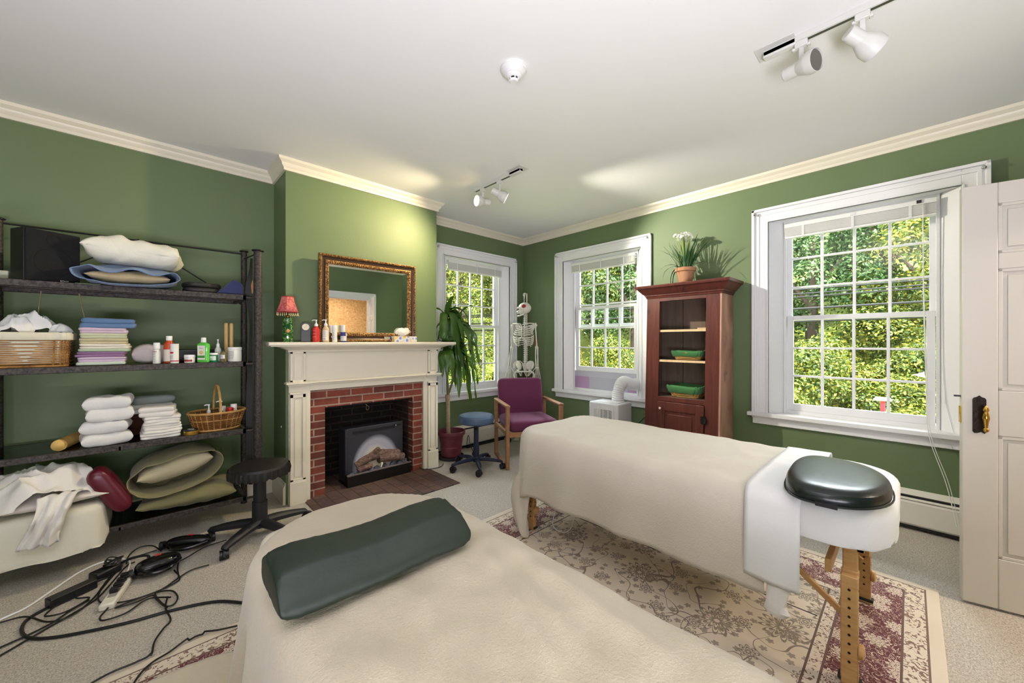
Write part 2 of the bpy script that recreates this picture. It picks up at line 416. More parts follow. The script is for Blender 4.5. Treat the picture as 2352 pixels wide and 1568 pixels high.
# chimney breast with the hole of the fireplace
struct('wall_chimney', MB().bb(BX0, .94, BY, YF, 0, ZC).bb(1.99, BX1, BY, YF, 0, ZC).bb(.94, 1.99, BY, YF, .90, ZC), WALL)
room = [(XL, YB), (XL, YF), (BX0, YF), (BX0, BY), (BX1, BY), (BX1, YF), (XR, YF), (XR, YB)]
crown = [(0, 2.612), (.016, 2.612), (.018, 2.632), (.030, 2.645), (.036, 2.662), (.055, 2.680), (.060, 2.699), (0, 2.699)]
struct('trim_1', MB().sweep(room, crown, True), CREAM, sharp=25)
bprof = [(0, 0), (.018, 0), (.018, .13), (.012, .145), (.006, .15), (.004, .17), (0, .17)]
struct('baseboard_left', MB().sweep([(XL, YB), (XL, YF), (BX0, YF), (BX0, BY)], bprof), CREAM)
struct('baseboard_right', MB().sweep([(BX1, BY), (BX1, YF), (XR, YF), (XR, YB)], bprof), TRIM)
struct('baseboard_rear', MB().sweep([(DX0-.12, YB), (XL, YB)], bprof), TRIM)

# ---------------------------------------------------------------- windows
def window(i, loc, rz, raise_=0.0):
    w_ = T('window_%d' % i, loc=loc, rz=rz, kind='structure')   # local x along wall, y outwards
    c = MB(); a = WH; cw = .118
    # stepped casing: legs and head with raised back band and beads
    for x0, x1 in ((-a-cw, -a), (a, a+cw)):
        c.bb(x0, x1, -.018, 0, WZ0-.02, WZ1+cw)
        ox = x0 if x0 < 0 else x1-.022
        c.bb(ox, ox+.022, -.038, 0, WZ0-.02, WZ1+cw)
        ox2 = x0+.034 if x0 < 0 else x1-.056
        c.bb(ox2, ox2+.022, -.025, 0, WZ0-.02, WZ1+cw-.034)
        ix = x1-.014 if x0 < 0 else x0
        c.bb(ix, ix+.014, -.026, 0, WZ0-.02, WZ1)
    c.bb(-a, a, -.018, 0, WZ1, WZ1+cw).bb(-a-cw, a+cw, -.038, 0, WZ1+cw-.022, WZ1+cw)
    c.bb(-a-.07, a+.07, -.025, 0, WZ1+cw-.056, WZ1+cw-.034).bb(-a, a, -.026, 0, WZ1, WZ1+.014)
    w_.part('casing', c, TRIM, bevel=.003)
    s_ = MB().bb(-a-cw-.03, a+cw+.03, -.055, -.0005, WZ0-.028, WZ0+.003).bb(-a, a, -.002, .2, WZ0-.002, WZ0+.003).bb(-a-cw+.005, a+cw-.005, -.02, 0, WZ0-.095, WZ0-.028).bb(-a-cw, a+cw, -.03, 0, WZ0-.045, WZ0-.028)
    w_.part('sill', s_, TRIM, bevel=.005)
    b = .44; D = .10; r_ = MB()
    for sg in (-1, 1):
        r_.prism([(sg*a, 0), (sg*b, D), (sg*b, .2), (sg*a, .2)], WZ0, WZ1, 'z')
        r_.bb(min(sg*b, sg*(b-.018)), max(sg*b, sg*(b-.018)), D-.012, D, WZ0, WZ1)
    r_.bb(-a, a, .001, .2, WZ1-.001, WZ1+.02).bb(-b, b, D-.01, .2, WZ1-.03, WZ1)
    w_.part('reveal', r_, TRIM, bevel=.002)
    def sash(name, z0, z1, y, hw, st=.042, gz=None):
        m = MB(); d = .032
        m.bb(-hw, -hw+st, y, y+d, z0, z1).bb(hw-st, hw, y, y+d, z0, z1)
        bt = .055 if name == 'lower_sash' else .034; tp = .034 if name == 'lower_sash' else .042
        m.bb(-hw+st, hw-st, y, y+d, z0, z0+bt).bb(-hw+st, hw-st, y, y+d, z1-tp, z1)
        gx0, gx1, g0, g1 = -hw+st, hw-st, z0+bt, z1-tp
        for k in (1, 2, 3):
            x = gx0+(gx1-gx0)*k/4; m.bb(x-.009, x+.009, y+.004, y+d-.006, g0, g1)
        for k in (1, 2):
            z = g0+(g1-g0)*k/3; m.bb(gx0, gx1, y+.005, y+d-.007, z-.008, z+.008)
        p = w_.part(name, m, TRIM, bevel=.002)
        w_.part('glass', MB().bb(gx0-.004, gx1+.004, y+.014, y+.018, g0-.004, g1+.004), GLASS, parent=p)
    sash('lower_sash', .70+raise_, 1.49+raise_, D+.012, b-.02)
    sash('upper_sash', 1.455, 2.262, D+.055, b-.005)
    t = MB()
    for sg in (-1, 1): t.bb(min(sg*b, sg*(b-.016)), max(sg*b, sg*(b-.016)), D+.045, D+.055, WZ0, WZ1-.03)
    t.bb(-b, b, D, .2, WZ0-.01, WZ0+.03)
    w_.part('sash_stop', t, TRIM)
    for sg in (-1, 1):
        x = sg*(a+cw-.03); z = WZ1+cw-.045
        w_.part('curtain_bracket', MB().cyl((x, -.018, z), (x, -.045, z), .007, 10).ell((x, -.05, z), .012, 10, 8).cyl((x+.018, -.018, z-.008), (x+.018, -.03, z-.008), .005, 8), CHROME, label='small metal bracket')
    return w_
window(1, (WF, YF, 0), 0)
window(2, (XR, WR[0], 0), -PI/2, .215)
window(3, (XR, WR[1], 0), -PI/2)
SLAT = M('white_blind_slats', (240, 240, 236), .35)
def blind(loc, rz, label, cord):
    t = T('window_blind', label, 'blind', loc, rz, 'raised white blinds at the window heads')
    hw = .425; z = WZ1-.034
    t.part('headrail', MB().bb(-hw, hw, .030, .066, z-.034, z), SLAT, bevel=.003)
    m = MB()
    for k in range(13): m.bb(-hw+.004, hw-.004, .030, .062, z-.040-k*.0052, z-.037-k*.0052)
    t.part('slat_stack', m, SLAT)
    t.part('bottom_rail', MB().bb(-hw+.004, hw-.004, .030, .062, z-.122, z-.106), SLAT, bevel=.003)
    for x in (-.3, 0, .3): t.part('ladder_tape', MB().bb(x-.008, x+.008, .026, .029, z-.12, z-.03), WHITEP)
    for x in (0, .342): t.part('valance_clip', MB().bb(x-.012, x+.012, .022, .030, z-.024, z-.004), BLACKP if cord and x else WHITEP)
    if cord:
        p = smooth_path([(.36, .02, z-.03), (.362, .03, 1.6), (.375, .02, .98), (.385, -.07, .66), (.46, -.085, .36), (.505, -.09, .1)], 8)
        t.part('pull_cord', MB().tube(p, .0022, 6), WHITEP)
        t.part('pull_cord', MB().tube([Vector(q)+Vector((.012*min(1, i/30), -.004, 0)) for i, q in enumerate(p)], .0018, 6), WHITEP)
        t.part('cord_tassel', MB().lathe([(.002, 0), (.007, .005), (.005, .03), (.002, .034)], 10, (.376, .018, .92)), WHITEP)
    else:
        t.part('pull_cord', MB().tube([(.38, .02, z-.03), (.385, .018, 1.5), (.385, .01, 1.02)], .002, 6), WHITEP)
blind((WF, YF, 0), 0, 'white blind drawn up at the top of the window behind the tall plant', False)
blind((XR, WR[0], 0), -PI/2, 'white blind drawn up in the window above the portable air conditioner', False)
blind((XR, WR[1], 0), -PI/2, 'white blind drawn up in the biggest-looking window, its long cord hanging to the floor', True)

# window panel around the air conditioner hose
t = T('window_vent_panel', 'lilac and grey foam filler panel under the raised sash with a hose opening', 'panel', (XR, WR[0], 0), -PI/2)
t.part('foam_board', MB().bb(-.435, .435, .118, .132, .675, .745).bb(-.435, .435, .118, .132, .845, .915), M('pale_grey_foam', (196, 194, 206), .8))
t.part('foam_board', MB().bb(-.435, -.215, .112, .13, .70, .845).bb(.30, .435, .112, .13, .70, .845), M('lilac_foam', (186, 152, 188), .8), label='lilac foam board')
t.part('foam_board', MB().bb(-.215, .30, .110, .13, .70, .845), M('grey_foam', (186, 186, 196), .8))

# ---------------------------------------------------------------- crown of the doorway and the door
dc = MB()
for x0, x1 in ((DX0-.12, DX0), (DX1, DX1+.12)):
    dc.bb(x0, x1, YB, YB+.02, 0, DH+.12); ox = x0 if x0 < DX0 else x1-.025
    dc.bb(ox, ox+.025, YB, YB+.04, 0, DH+.12)
dc.bb(DX0, DX1, YB, YB+.02, DH, DH+.12).bb(DX0-.12, DX1+.12, YB, YB+.04, DH+.095, DH+.12)
dc.bb(DX0-.001, DX0+.015, YB-.1, YB, 0, DH).bb(DX1-.015, DX1+.001, YB-.1, YB, 0, DH).bb(DX0, DX1, YB-.1, YB, DH-.015, DH+.001)
struct('trim_2', dc, TRIM, bevel=.003)
DOORP = M('cream_door_paint', (204, 200, 190), .4, bump=(20, .02))
hx, hy = 3.085, -.955; ang = math.atan2(.955-.168, -(3.085-2.915))   # leaf direction from the hinge
d = T('door_1', loc=(hx, hy, 0), rz=ang, kind='structure')        # local x: hinge to free edge, local +y faces the camera
LD = .805; m = MB(); th = .036
def pan(mb, x0, x1, z0, z1, y0, y1): mb.bb(x0, x1, y0, y1, z0, z1)
m.bb(0, LD, .010, th-.010, .012, 2.03)
st = .115
for x0, x1 in ((0, st), (LD-st, LD), (LD/2-.05, LD/2+.05)): m.bb(x0, x1, 0, th, .012, 2.03)
for z0, z1 in ((.012, .25), (.83, 1.045), (1.62, 1.695), (1.93, 2.03)): m.bb(st, LD-st, 0, th, z0, z1)
d.part('leaf', m, DOORP, bevel=.004)
m = MB()
for x0, x1 in ((st, LD/2-.05), (LD/2+.05, LD-st)):
    for z0, z1 in ((.25, .83), (1.045, 1.62), (1.695, 1.93)):
        for y0, y1 in ((.002, .010), (th-.010, th-.002)):
            m.bb(x0, x0+.014, y0, y1, z0, z1).bb(x1-.014, x1, y0, y1, z0, z1).bb(x0, x1, y0, y1, z0, z0+.014).bb(x0, x1, y0, y1, z1-.014, z1)
            m.bb(x0+.03, x1-.03, y0+.002, y1-.002, z0+.03, z1-.03)
d.part('panel_moulding', m, DOORP, bevel=.002)
DARKBR = M('aged_dark_bronze', (38, 30, 24), .35, .7, bump=(40, .2))
for ys, sg in ((th, 1), (0, -1)):
    x = LD-.055; z0, z1 = .835, 1.01; y = ys+sg*.003
    m = MB(); poly = [(-.022, z0+.008), (-.016, z0), (-.006, z0+.008), (.006, z0+.002), (.016, z0), (.022, z0+.008), (.022, z1-.012), (.018, z1-.004), (.008, z1), (0, z1+.008), (-.008, z1), (-.018, z1-.004), (-.022, z1-.012)]
    m.prism([(x+a_, b_) for a_, b_ in poly], min(ys, ys+sg*.004), max(ys, ys+sg*.004), 'y')
    pl = d.part('lock_plate', m, DARKBR, bevel=.001)
    yk = ys+sg*.045
    g = MB().lathe([(.004, -.065), (.009, -.06), (.010, -.05), (.006, -.045), (.008, -.02), (.011, -.005), (.012, .0), (.009, .02), (.006, .03), (.010, .036), (.009, .046), (.005, .055), (.002, .06)], 16, (x-.008*1, yk, .915))
    g.cyl((x-.008, ys, .915), (x-.008, yk, .915), .006, 10)
    d.part('knob', g, BRASS, parent=pl, label='turned brass handle')
d.part('latch', MB().bb(LD, LD+.004, .008, .028, .88, .96), BRASS)
d.part('latch', MB().bb(LD, LD+.022, .012, .022, 1.005, 1.013), BLACKP, label='small black edge bolt')
for z in (.25, 1.75): d.part('hinge', MB().cyl((-.004, .0, z-.04), (-.004, .0, z+.04), .007, 10), BRASS)

# ---------------------------------------------------------------- hallway beyond the door (seen in the mirror)
HW = N('gold_scroll_wallpaper'); v = HW.noise(13, 2, .5, None, 3.0); f = HW.ramp(v, [(.40, (0, 0, 0, 1)), (.5, (1, 1, 1, 1)), (.60, (0, 0, 0, 1))])
HW.l(HW.mix(f, rgb(222, 184, 136), rgb(170, 120, 70)), HW.b.inputs['Base Color']); HW.set(Roughness=.7); HW = HW.m
TAN = M('tan_hall_paint', (176, 128, 84), .7)
struct('floor_hall', MB().bb(.8, 5.2, -3.4, YB-.1, -.1, 0), CARPET)
struct('ceiling_hall', MB().bb(.8, 5.2, -3.4, YB-.1, 2.6, 2.7), CEIL)
struct('wall_hall_end', MB().bb(.8, 3.98, -3.4, -3.3, 0, 2.6), HW)
struct('wall_hall_left', MB().bb(.7, .8, -3.4, YB-.1, 0, 2.6), HW)
struct('wall_hall_right', MB().bb(3.98, 5.2, -3.42, -3.32, 0, 2.6).bb(5.2, 5.3, -3.4, YB-.1, 0, 2.6).bb(XR, 5.2, YB-.1, YB, 0, 2.7), TAN)
t = T('framed_picture', 'gilt framed picture on the tan hallway wall reflected in the mirror', 'picture', (4.20, -3.318, 1.55))
t.part('frame', MB().bb(-.17, .17, 0, .025, -.24, -.21).bb(-.17, .17, 0, .025, .21, .24).bb(-.17, -.14, 0, .025, -.24, .24).bb(.14, .17, 0, .025, -.24, .24), M('old_gold', (150, 110, 60), .4, .6), bevel=.003)
t.part('canvas', MB().bb(-.14, .14, .002, .012, -.21, .21), M('sepia_print', (196, 170, 132), .7, var=(18, (110, 82, 58), .9)))
cu = MB(); pts = [(x, .03*math.sin(x*55)) for x in [i*.01 for i in range(41)]]
cu.prism([(4.42+x, -3.18+y) for x, y in pts]+[(4.42+x, -3.185+y) for x, y in pts[::-1]], .05, 2.45, 'z')
solo('curtain', 'pleated cream curtain hanging in the hallway reflected in the mirror', 'curtain', cu, M('cream_curtain', (222, 200, 172), .8), (4.6, -3.18, 0))

# ---------------------------------------------------------------- baseboard heaters
def heater(loc, rz, L, label):
    t = T('baseboard_heater', label, 'heater', loc, rz, None)      # local x along, y=0 at the wall, -y into the room
    pr = [(0, .03), (-.06, .03), (-.068, .045), (-.068, .185), (-.055, .20), (-.055, .215), (-.03, .215), (-.03, .235), (-.02, .25), (-.004, .262), (0, .262)]
    t.part('cover', MB().prism(pr, 0, L, 'x'), M('heater_enamel', (222, 218, 206), .4), sharp=25)
    t.part('damper', MB().prism([(-.066, .205), (-.03, .248), (-.028, .244), (-.062, .203)], .02, L-.02, 'x'), M('heater_enamel', (222, 218, 206)))
    t.part('vent_slot', MB().bb(.01, L-.01, -.058, -.004, .218, .232).bb(.01, L-.01, -.066, -.02, .018, .032), BLACKP)
    t.part('end_cap', MB().bb(-.004, .012, -.071, 0, .025, .264), M('heater_enamel', (222, 218, 206)), bevel=.004)
heater((XR-.0, 1.0, 0), -PI/2, 1.85, 'long cream baseboard heater under the big window near the door')
heater((2.30, YF, 0), 0, 1.40, 'cream baseboard heater under the window behind the plant pot')

# ================================================================ FIREPLACE
BRK = bricks('red_brick', (138, 68, 50), (98, 52, 42), (166, 146, 128))
SBRK = bricks('sooty_brick', (92, 62, 52), (52, 42, 38), (110, 94, 84), soot=.28)
FBRK = bricks('very_sooty_brick', (46, 38, 34), (26, 22, 22), (96, 82, 72), soot=.42)
f = T('fireplace_mantel', 'cream painted wooden mantelpiece with panelled pilasters around a brick fireplace', 'mantel', (1.46, 3.33, 0))
m = MB(); zf = .955
m.bb(.79, 2.13, 3.335, BY, zf, 1.205)                       # frieze
m.bb(.80, 2.12, 3.345, BY, .88, zf-.02)                      # architrave
for x0, x1 in ((.79, .945), (1.985, 2.13)):
    m.bb(x0, x1, 3.34, BY, 0, .96)
m.bb(.905, .945, 3.345, BY, 0, .92).bb(1.98, 2.02, 3.345, BY, 0, .92)
f.part('surround', m, CREAM, world=True, bevel=.003)
for x0, x1 in ((.795, .905), (2.02, 2.128)):
    p = MB(); yf = 3.318
    p.bb(x0, x1, yf+.014, BY, .18, .865)
    p.bb(x0, x0+.022, yf, yf+.02, .18, .865).bb(x1-.022, x1, yf, yf+.02, .18, .865).bb(x0, x1, yf, yf+.02, .835, .865).bb(x0, x1, yf, yf+.02, .18, .20)
    p.bb(x0+.032, x1-.032, yf+.006, yf+.02, .215, .82)
    p.bb(x0-.004, x1+.004, yf-.006, BY, 0, .175).bb(x0-.002, x1+.002, yf-.003, BY, .172, .185)
    p.bb(x0-.004, x1+.004, yf-.006, BY, .863, .878)
    f.part('pilaster', p, CREAM, world=True, bevel=.002)
    q = MB(); q.bb(x0, x1, yf+.012, BY, .955, 1.19)
    q.bb(x0, x0+.018, yf, yf+.02, .955, 1.2).bb(x1-.018, x1, yf, yf+.02, .955, 1.2).bb(x0, x1, yf, yf+.02, .955, .975).bb(x0, x1, yf, yf+.02, 1.18, 1.2).bb(x0+.028, x1-.028, yf+.005, yf+.02, .99, 1.165)
    f.part('frieze_block', q, CREAM, world=True, bevel=.002)
led = [(0, .930), (.012, .930), (.016, .940), (.026, .944), (.026, .956), (.012, .960), (0, .962)]
led = [(o, z) for o, z in led]
f.part('ledge', MB().sweep([(.79, BY), (.79, 3.318), (.912, 3.318), (.912, 3.338), (2.013, 3.338), (2.013, 3.318), (2.132, 3.318), (2.132, BY)], led), CREAM, world=True)
cor = [(0, 1.195), (.010, 1.195), (.012, 1.208), (.026, 1.216), (.048, 1.224), (.075, 1.236), (.085, 1.240), (.085, 1.246), (0, 1.246)]
f.part('cornice', MB().sweep([(.79, BY), (.79, 3.322), (2.132, 3.322), (2.132, BY)], cor), CREAM, world=True, sharp=20)
f.part('shelf', MB().bb(.63, 2.28, 3.21, BY-.001, 1.246, 1.272), CREAM, world=True, bevel=.006)
f.part('shelf_bead', MB().bb(.645, 2.265, 3.222, BY-.001, 1.238, 1.247), CREAM, world=True, bevel=.003)
# brickwork
bs = T('trim_3', None, None, (1.46, 3.39, 0), kind='structure')
bs.part('face', MB().bb(.945, 1.065, 3.372, 3.46, 0, .728).bb(1.877, 1.98, 3.372, 3.46, 0, .728).bb(.945, 1.98, 3.372, 3.46, .728, .88), BRK, world=True)
inner = MB().add([(1.065, 3.46, 0), (1.17, 3.80, 0), (1.17, 3.80, .74), (1.065, 3.46, .74), (1.02, 3.46, 0), (1.02, 3.9, 0), (1.02, 3.9, .74), (1.02, 3.46, .74)],
                 [(0, 1, 2, 3), (4, 7, 6, 5), (0, 3, 7, 4), (3, 2, 6, 7), (1, 5, 6, 2), (0, 4, 5, 1)])
for q_ in (inner, MB().bb(1.877, 1.93, 3.46, 3.82, 0, .74)): bs.part('side_wall', q_, SBRK, world=True)
bs.part('firebox_back', MB().bb(1.0, 1.93, 3.80, 3.86, 0, 1.0).bb(1.0, 1.95, 3.462, 3.5, .70, .9).bb(1.0, 1.95, 3.46, 3.86, .88, .95), FBRK, world=True)
bs.part('lintel', MB().bb(1.02, 1.92, 3.376, 3.46, .722, .730), M('black_iron', (20, 19, 18), .6, .5), world=True)
t = T('damper_hook', 'small metal damper ring hanging at the top of the firebox', 'hook', (1.50, 3.55, .66))
t.part('ring', MB().tube([(.014*math.cos(a), 0, -.01+.02*math.sin(a)) for a in [i*PI/8 for i in range(16)]], .0035, 6, True), M('dull_steel', (150, 140, 120), .4, .8))
t.part('stem', MB().tube([(0, 0, .01), (-.02, .01, .03), (-.04, .02, .045), (-.04, .02, .08)], .003, 6), M('dull_steel', (150, 140, 120)))
TILE = bricks('hearth_tiles', (104, 78, 64), (82, 64, 62), (54, 44, 40), 'floor', .20, .10, .004)
solo('hearth', 'dark red-brown tiled hearth on the floor in front of the fireplace', 'hearth', MB().bb(.90, 2.03, 2.80, 3.372, 0, .007).bb(1.065, 1.877, 3.372, 3.80, 0, .007), TILE, (1.46, 3.1, 0))
# electric log heater
e = T('electric_fireplace_insert', 'black electric log heater standing in the brick firebox', 'heater', (1.52, 3.44, 0), .0)
GREYM = M('charcoal_enamel', (46, 47, 56), .45)
pb = MB(); x0, x1, z0, z1 = -.265, .285, .03, .50
pb.bb(x0, x1, .0, .02, z0, z1).bb(x0, x1, .02, .16, z0, z1-.01)
e.part('back_panel', pb, GREYM, bevel=.004)
g = N('painted_glow_panel'); r0 = g.math('ADD', 0, 0)
sep = g.n('ShaderNodeSeparateXYZ'); g.l(g.co(), sep.inputs[0])
rx = g.math('DIVIDE', g.math('ADD', sep.outputs[0], -.015), .225); rz_ = g.math('DIVIDE', g.math('SUBTRACT', sep.outputs[2], .13), .285)
rr = g.math('SQRT', g.math('ADD', g.math('MULTIPLY', rx, rx), g.math('MULTIPLY', rz_, rz_)))
fl = g.math('ADD', g.math('ADD', rr, -.15), g.math('MULTIPLY', g.noise(9, 2), .3))
g.l(g.mix(g.ramp(rr, [(.84, (0, 0, 0, 1)), (1.0, (1, 1, 1, 1))]), g.ramp(fl, [(.45, rgb(226, 214, 188)), (.7, rgb(168, 168, 182))]), rgb(46, 47, 56)), g.b.inputs['Base Color'])
g.set(Roughness=.5)
e.part('printed_screen', MB().bb(x0+.02, x1-.02, -.003, .0, z0+.05, z1-.075), g.m, label='pale round printed flame screen')
v_ = MB()
for i in range(34): v_.bb(-.20+i*.0118, -.20+i*.0118+.006, -.002, .001, z1-.055, z1-.03)
e.part('vent_slots', v_, BLACKS)
e.part('switch_panel', MB().bb(x1-.09, x1-.02, -.004, 0, z1-.04, z1-.022), BLACKS)
e.part('switch_dot', MB().bb(x1-.08, x1-.07, -.006, 0, z1-.035, z1-.027), WHITEP)
tr = MB().bb(-.275, .325, -.085, -.07, .0085, .105).bb(-.275, -.26, -.07, 0.0, .0085, .10).bb(.31, .325, -.07, 0.0, .0085, .10).bb(-.275, .325, -.08, .14, .0085, .03)
tray = e.part('log_tray', tr, BLACKS, bevel=.004)
e.part('tray_lip', MB().bb(-.28, .33, -.092, -.068, .104, .114), M('brown_grey_metal', (104, 92, 92), .5), parent=tray, bevel=.002)
bark = N('log_bark'); fb = bark.noise(26, 5, .7, bark.mapping((1, 3, 3)), 1.0)
bark.l(bark.ramp(fb, [(.35, rgb(52, 38, 34)), (.62, rgb(150, 118, 104))]), bark.b.inputs['Base Color']); bark.set(Roughness=.9); bark.bump(fb, 1, .012); bark = bark.m
def logm(a, b, r0, r1, seed):
    mb = MB(); A, B = Vector(a), Vector(b); pts = []; rs = []
    for i in range(11):
        t_ = i/10; p = A.lerp(B, t_)+Vector((0, 0, .01*math.sin(t_*PI)))+Vector((0, .004, .006))*nz((t_*3, seed, 0)); pts.append(p); rs.append((r0+(r1-r0)*t_)*(1+.16*nz((t_*5, seed*3, 1))))
    mb.tube(pts, rs, 14)
    for v in mb.v: q = .005*nz((v.x*60, v.y*60, v.z*60)); v += Vector((q, q, q))
    return mb
for a, b, r0, r1 in (((-.18, -.02, .165), (.02, -.03, .235), .030, .042), ((.0, -.02, .235), (.24, -.01, .20), .034, .03), ((.02, -.045, .19), (.27, -.035, .16), .036, .034), ((-.17, -.045, .13), (-.05, -.05, .14), .024, .024), ((-.02, -.03, .235), (.03, -.045, .29), .03, .02)):
    e.part('log', logm(a, b, r0, r1, random.random()*9), bark)
ash = N('ember_bed'); fa = ash.noise(30, 5, .7); ash.l(ash.ramp(fa, [(.35, rgb(20, 20, 26)), (.62, rgb(120, 122, 140))]), ash.b.inputs['Base Color']); ash.set(Roughness=.8); ash.bump(fa, 1, .02); ash = ash.m
eb = MB()
for i in range(46):
    x = -.25+.55*i/45; r_ = random.uniform(.018, .032); eb.ell((x, random.uniform(-.055, -.01), .085+random.uniform(-.01, .03)), (r_, r_*.9, r_*.8), 8, 6, Matrix.Rotation(random.random()*3, 4, 'Y'))
e.part('ember_bed', eb, ash)
e.part('birch_chip', MB().tube([(.03, -.07, .12), (.04, -.068, .15), (.038, -.06, .17)], [.006, .012, .007], 8), M('pale_chip', (220, 214, 190), .7))
solo('thin_cable', 'thin black cord running from the log heater past the mantel foot', 'cord', MB().tube(smooth_path([(1.81, 3.5, .10), (1.90, 3.44, .06), (1.97, 3.34, .012), (2.05, 3.295, .008), (2.15, 3.29, .008), (2.22, 3.36, .008)], 6), .0035, 6), BLACKP, (2.05, 3.3, 0))
# ================================================================ RUG
def rug_mat():
    n = N('persian_rug'); sep = n.n('ShaderNodeSeparateXYZ'); n.l(n.co(), sep.inputs[0])
    HX, HY = 1.87, 1.10
    ex = n.math('SUBTRACT', HX, n.math('ABSOLUTE', sep.outputs[0])); ey = n.math('SUBTRACT', HY, n.math('ABSOLUTE', sep.outputs[1]))
    e = n.math('MINIMUM', ex, ey)
    # field flowers, leaves and vines
    def petals(scale, rad, pet, seed):
        v = n.mapping((scale, scale, scale), loc=(seed, seed*.7, 0))
        vo = n.n('ShaderNodeTexVoronoi', voronoi_dimensions='2D'); vo.inputs['Scale'].default_value = 1; vo.inputs['Randomness'].default_value = .75; n.l(v, vo.inputs['Vector'])
        sub = n.n('ShaderNodeVectorMath', operation='SUBTRACT'); n.l(v, sub.inputs[0]); n.l(vo.outputs['Position'], sub.inputs[1])
        s2 = n.n('ShaderNodeSeparateXYZ'); n.l(sub.outputs[0], s2.inputs[0])
        a = n.math('ARCTAN2', s2.outputs[1], s2.outputs[0])
        lob = n.math('ADD', n.math('MULTIPLY', n.math('ABSOLUTE', n.math('SINE', n.math('MULTIPLY', a, pet/2))), .45), .55)
        d = n.math('DIVIDE', vo.outputs['Distance'], n.math('MULTIPLY', lob, rad)); return d
    def inside(d, lo=.92, hi=1.0): return n.ramp(d, [(lo, (1, 1, 1, 1)), (hi, (0, 0, 0, 1))])
    def ringed(d):
        o = n.math('FRACT', n.math('MULTIPLY', d, 3.0)); return n.math('MULTIPLY', inside(d), n.math('GREATER_THAN', o, .42))
    A = ringed(petals(2.6, .26, 14, 3.1)); B = ringed(petals(6.0, .26, 8, 7.7)); C_ = inside(petals(13, .22, 5, 1.3))
    def vine(scale, wd, seed):
        v = n.noise(scale, 1, .4, n.mapping((1, 1, 1), loc=(seed, seed, seed)), .4)
        return n.math('LESS_THAN', n.math('ABSOLUTE', n.math('SUBTRACT', v, .5)), wd)
    V = n.math('MAXIMUM', vine(4.2, .0055, 2.2), vine(5.0, .0045, 9.1))
    pat = n.math('MAXIMUM', n.math('MAXIMUM', A, B), n.math('MAXIMUM', n.math('MULTIPLY', C_, .8), V))
    tone = n.noise(3, 2)
    field = n.mix(n.math('MULTIPLY', pat, .78), n.mix(tone, rgb(216, 202, 180), rgb(203, 187, 164)), rgb(96, 80, 68))
    # red border with pale flowers and scrolls
    D_ = inside(petals(8.0, .36, 10, 5.5)); E_ = n.math('FRACT', n.math('MULTIPLY', petals(8.0, .36, 10, 5.5), 3.2)); E_ = n.math('GREATER_THAN', E_, .3)
    sc = n.noise(30, 2, .5, None, 2.5); sc = n.math('LESS_THAN', n.math('ABSOLUTE', n.math('SUBTRACT', sc, .5)), .022)
    bp = n.math('MAXIMUM', n.math('MULTIPLY', D_, E_), sc)
    red = n.mix(bp, rgb(92, 26, 34), rgb(206, 190, 170))
    guard = n.mix(n.math('GREATER_THAN', n.noise(46, 2, .5, None, 1.5), .56), rgb(208, 194, 172), rgb(120, 90, 78))
    plain = rgb(206, 192, 170)
    c = n.mix(n.math('GREATER_THAN', e, .045), plain, guard)
    line = n.math('LESS_THAN', n.math('ABSOLUTE', n.math('SUBTRACT', e, .048)), .0035); c = n.mix(line, c, rgb(110, 84, 72))
    c = n.mix(n.math('GREATER_THAN', e, .125), c, red)
    c = n.mix(n.math('GREATER_THAN', e, .335), c, guard)
    for q in (.123, .337, .385):
        line = n.math('LESS_THAN', n.math('ABSOLUTE', n.math('SUBTRACT', e, q)), .004); c = n.mix(line, c, rgb(98, 72, 62))
    c = n.mix(n.math('GREATER_THAN', e, .389), c, field)
    n.l(c, n.b.inputs['Base Color']); n.set(Roughness=.95, Sheen_Weight=.2); n.bump(n.noise(260, 2), .35, .003); return n.m
rg = T('persian_rug', 'large cream floral rug with dark red border under both massage tables', 'rug', (1.04, 1.0, 0))
rg.part('pile', MB().bb(-1.87, 1.87, -1.10, 1.10, 0, .011), rug_mat(), bevel=.003)

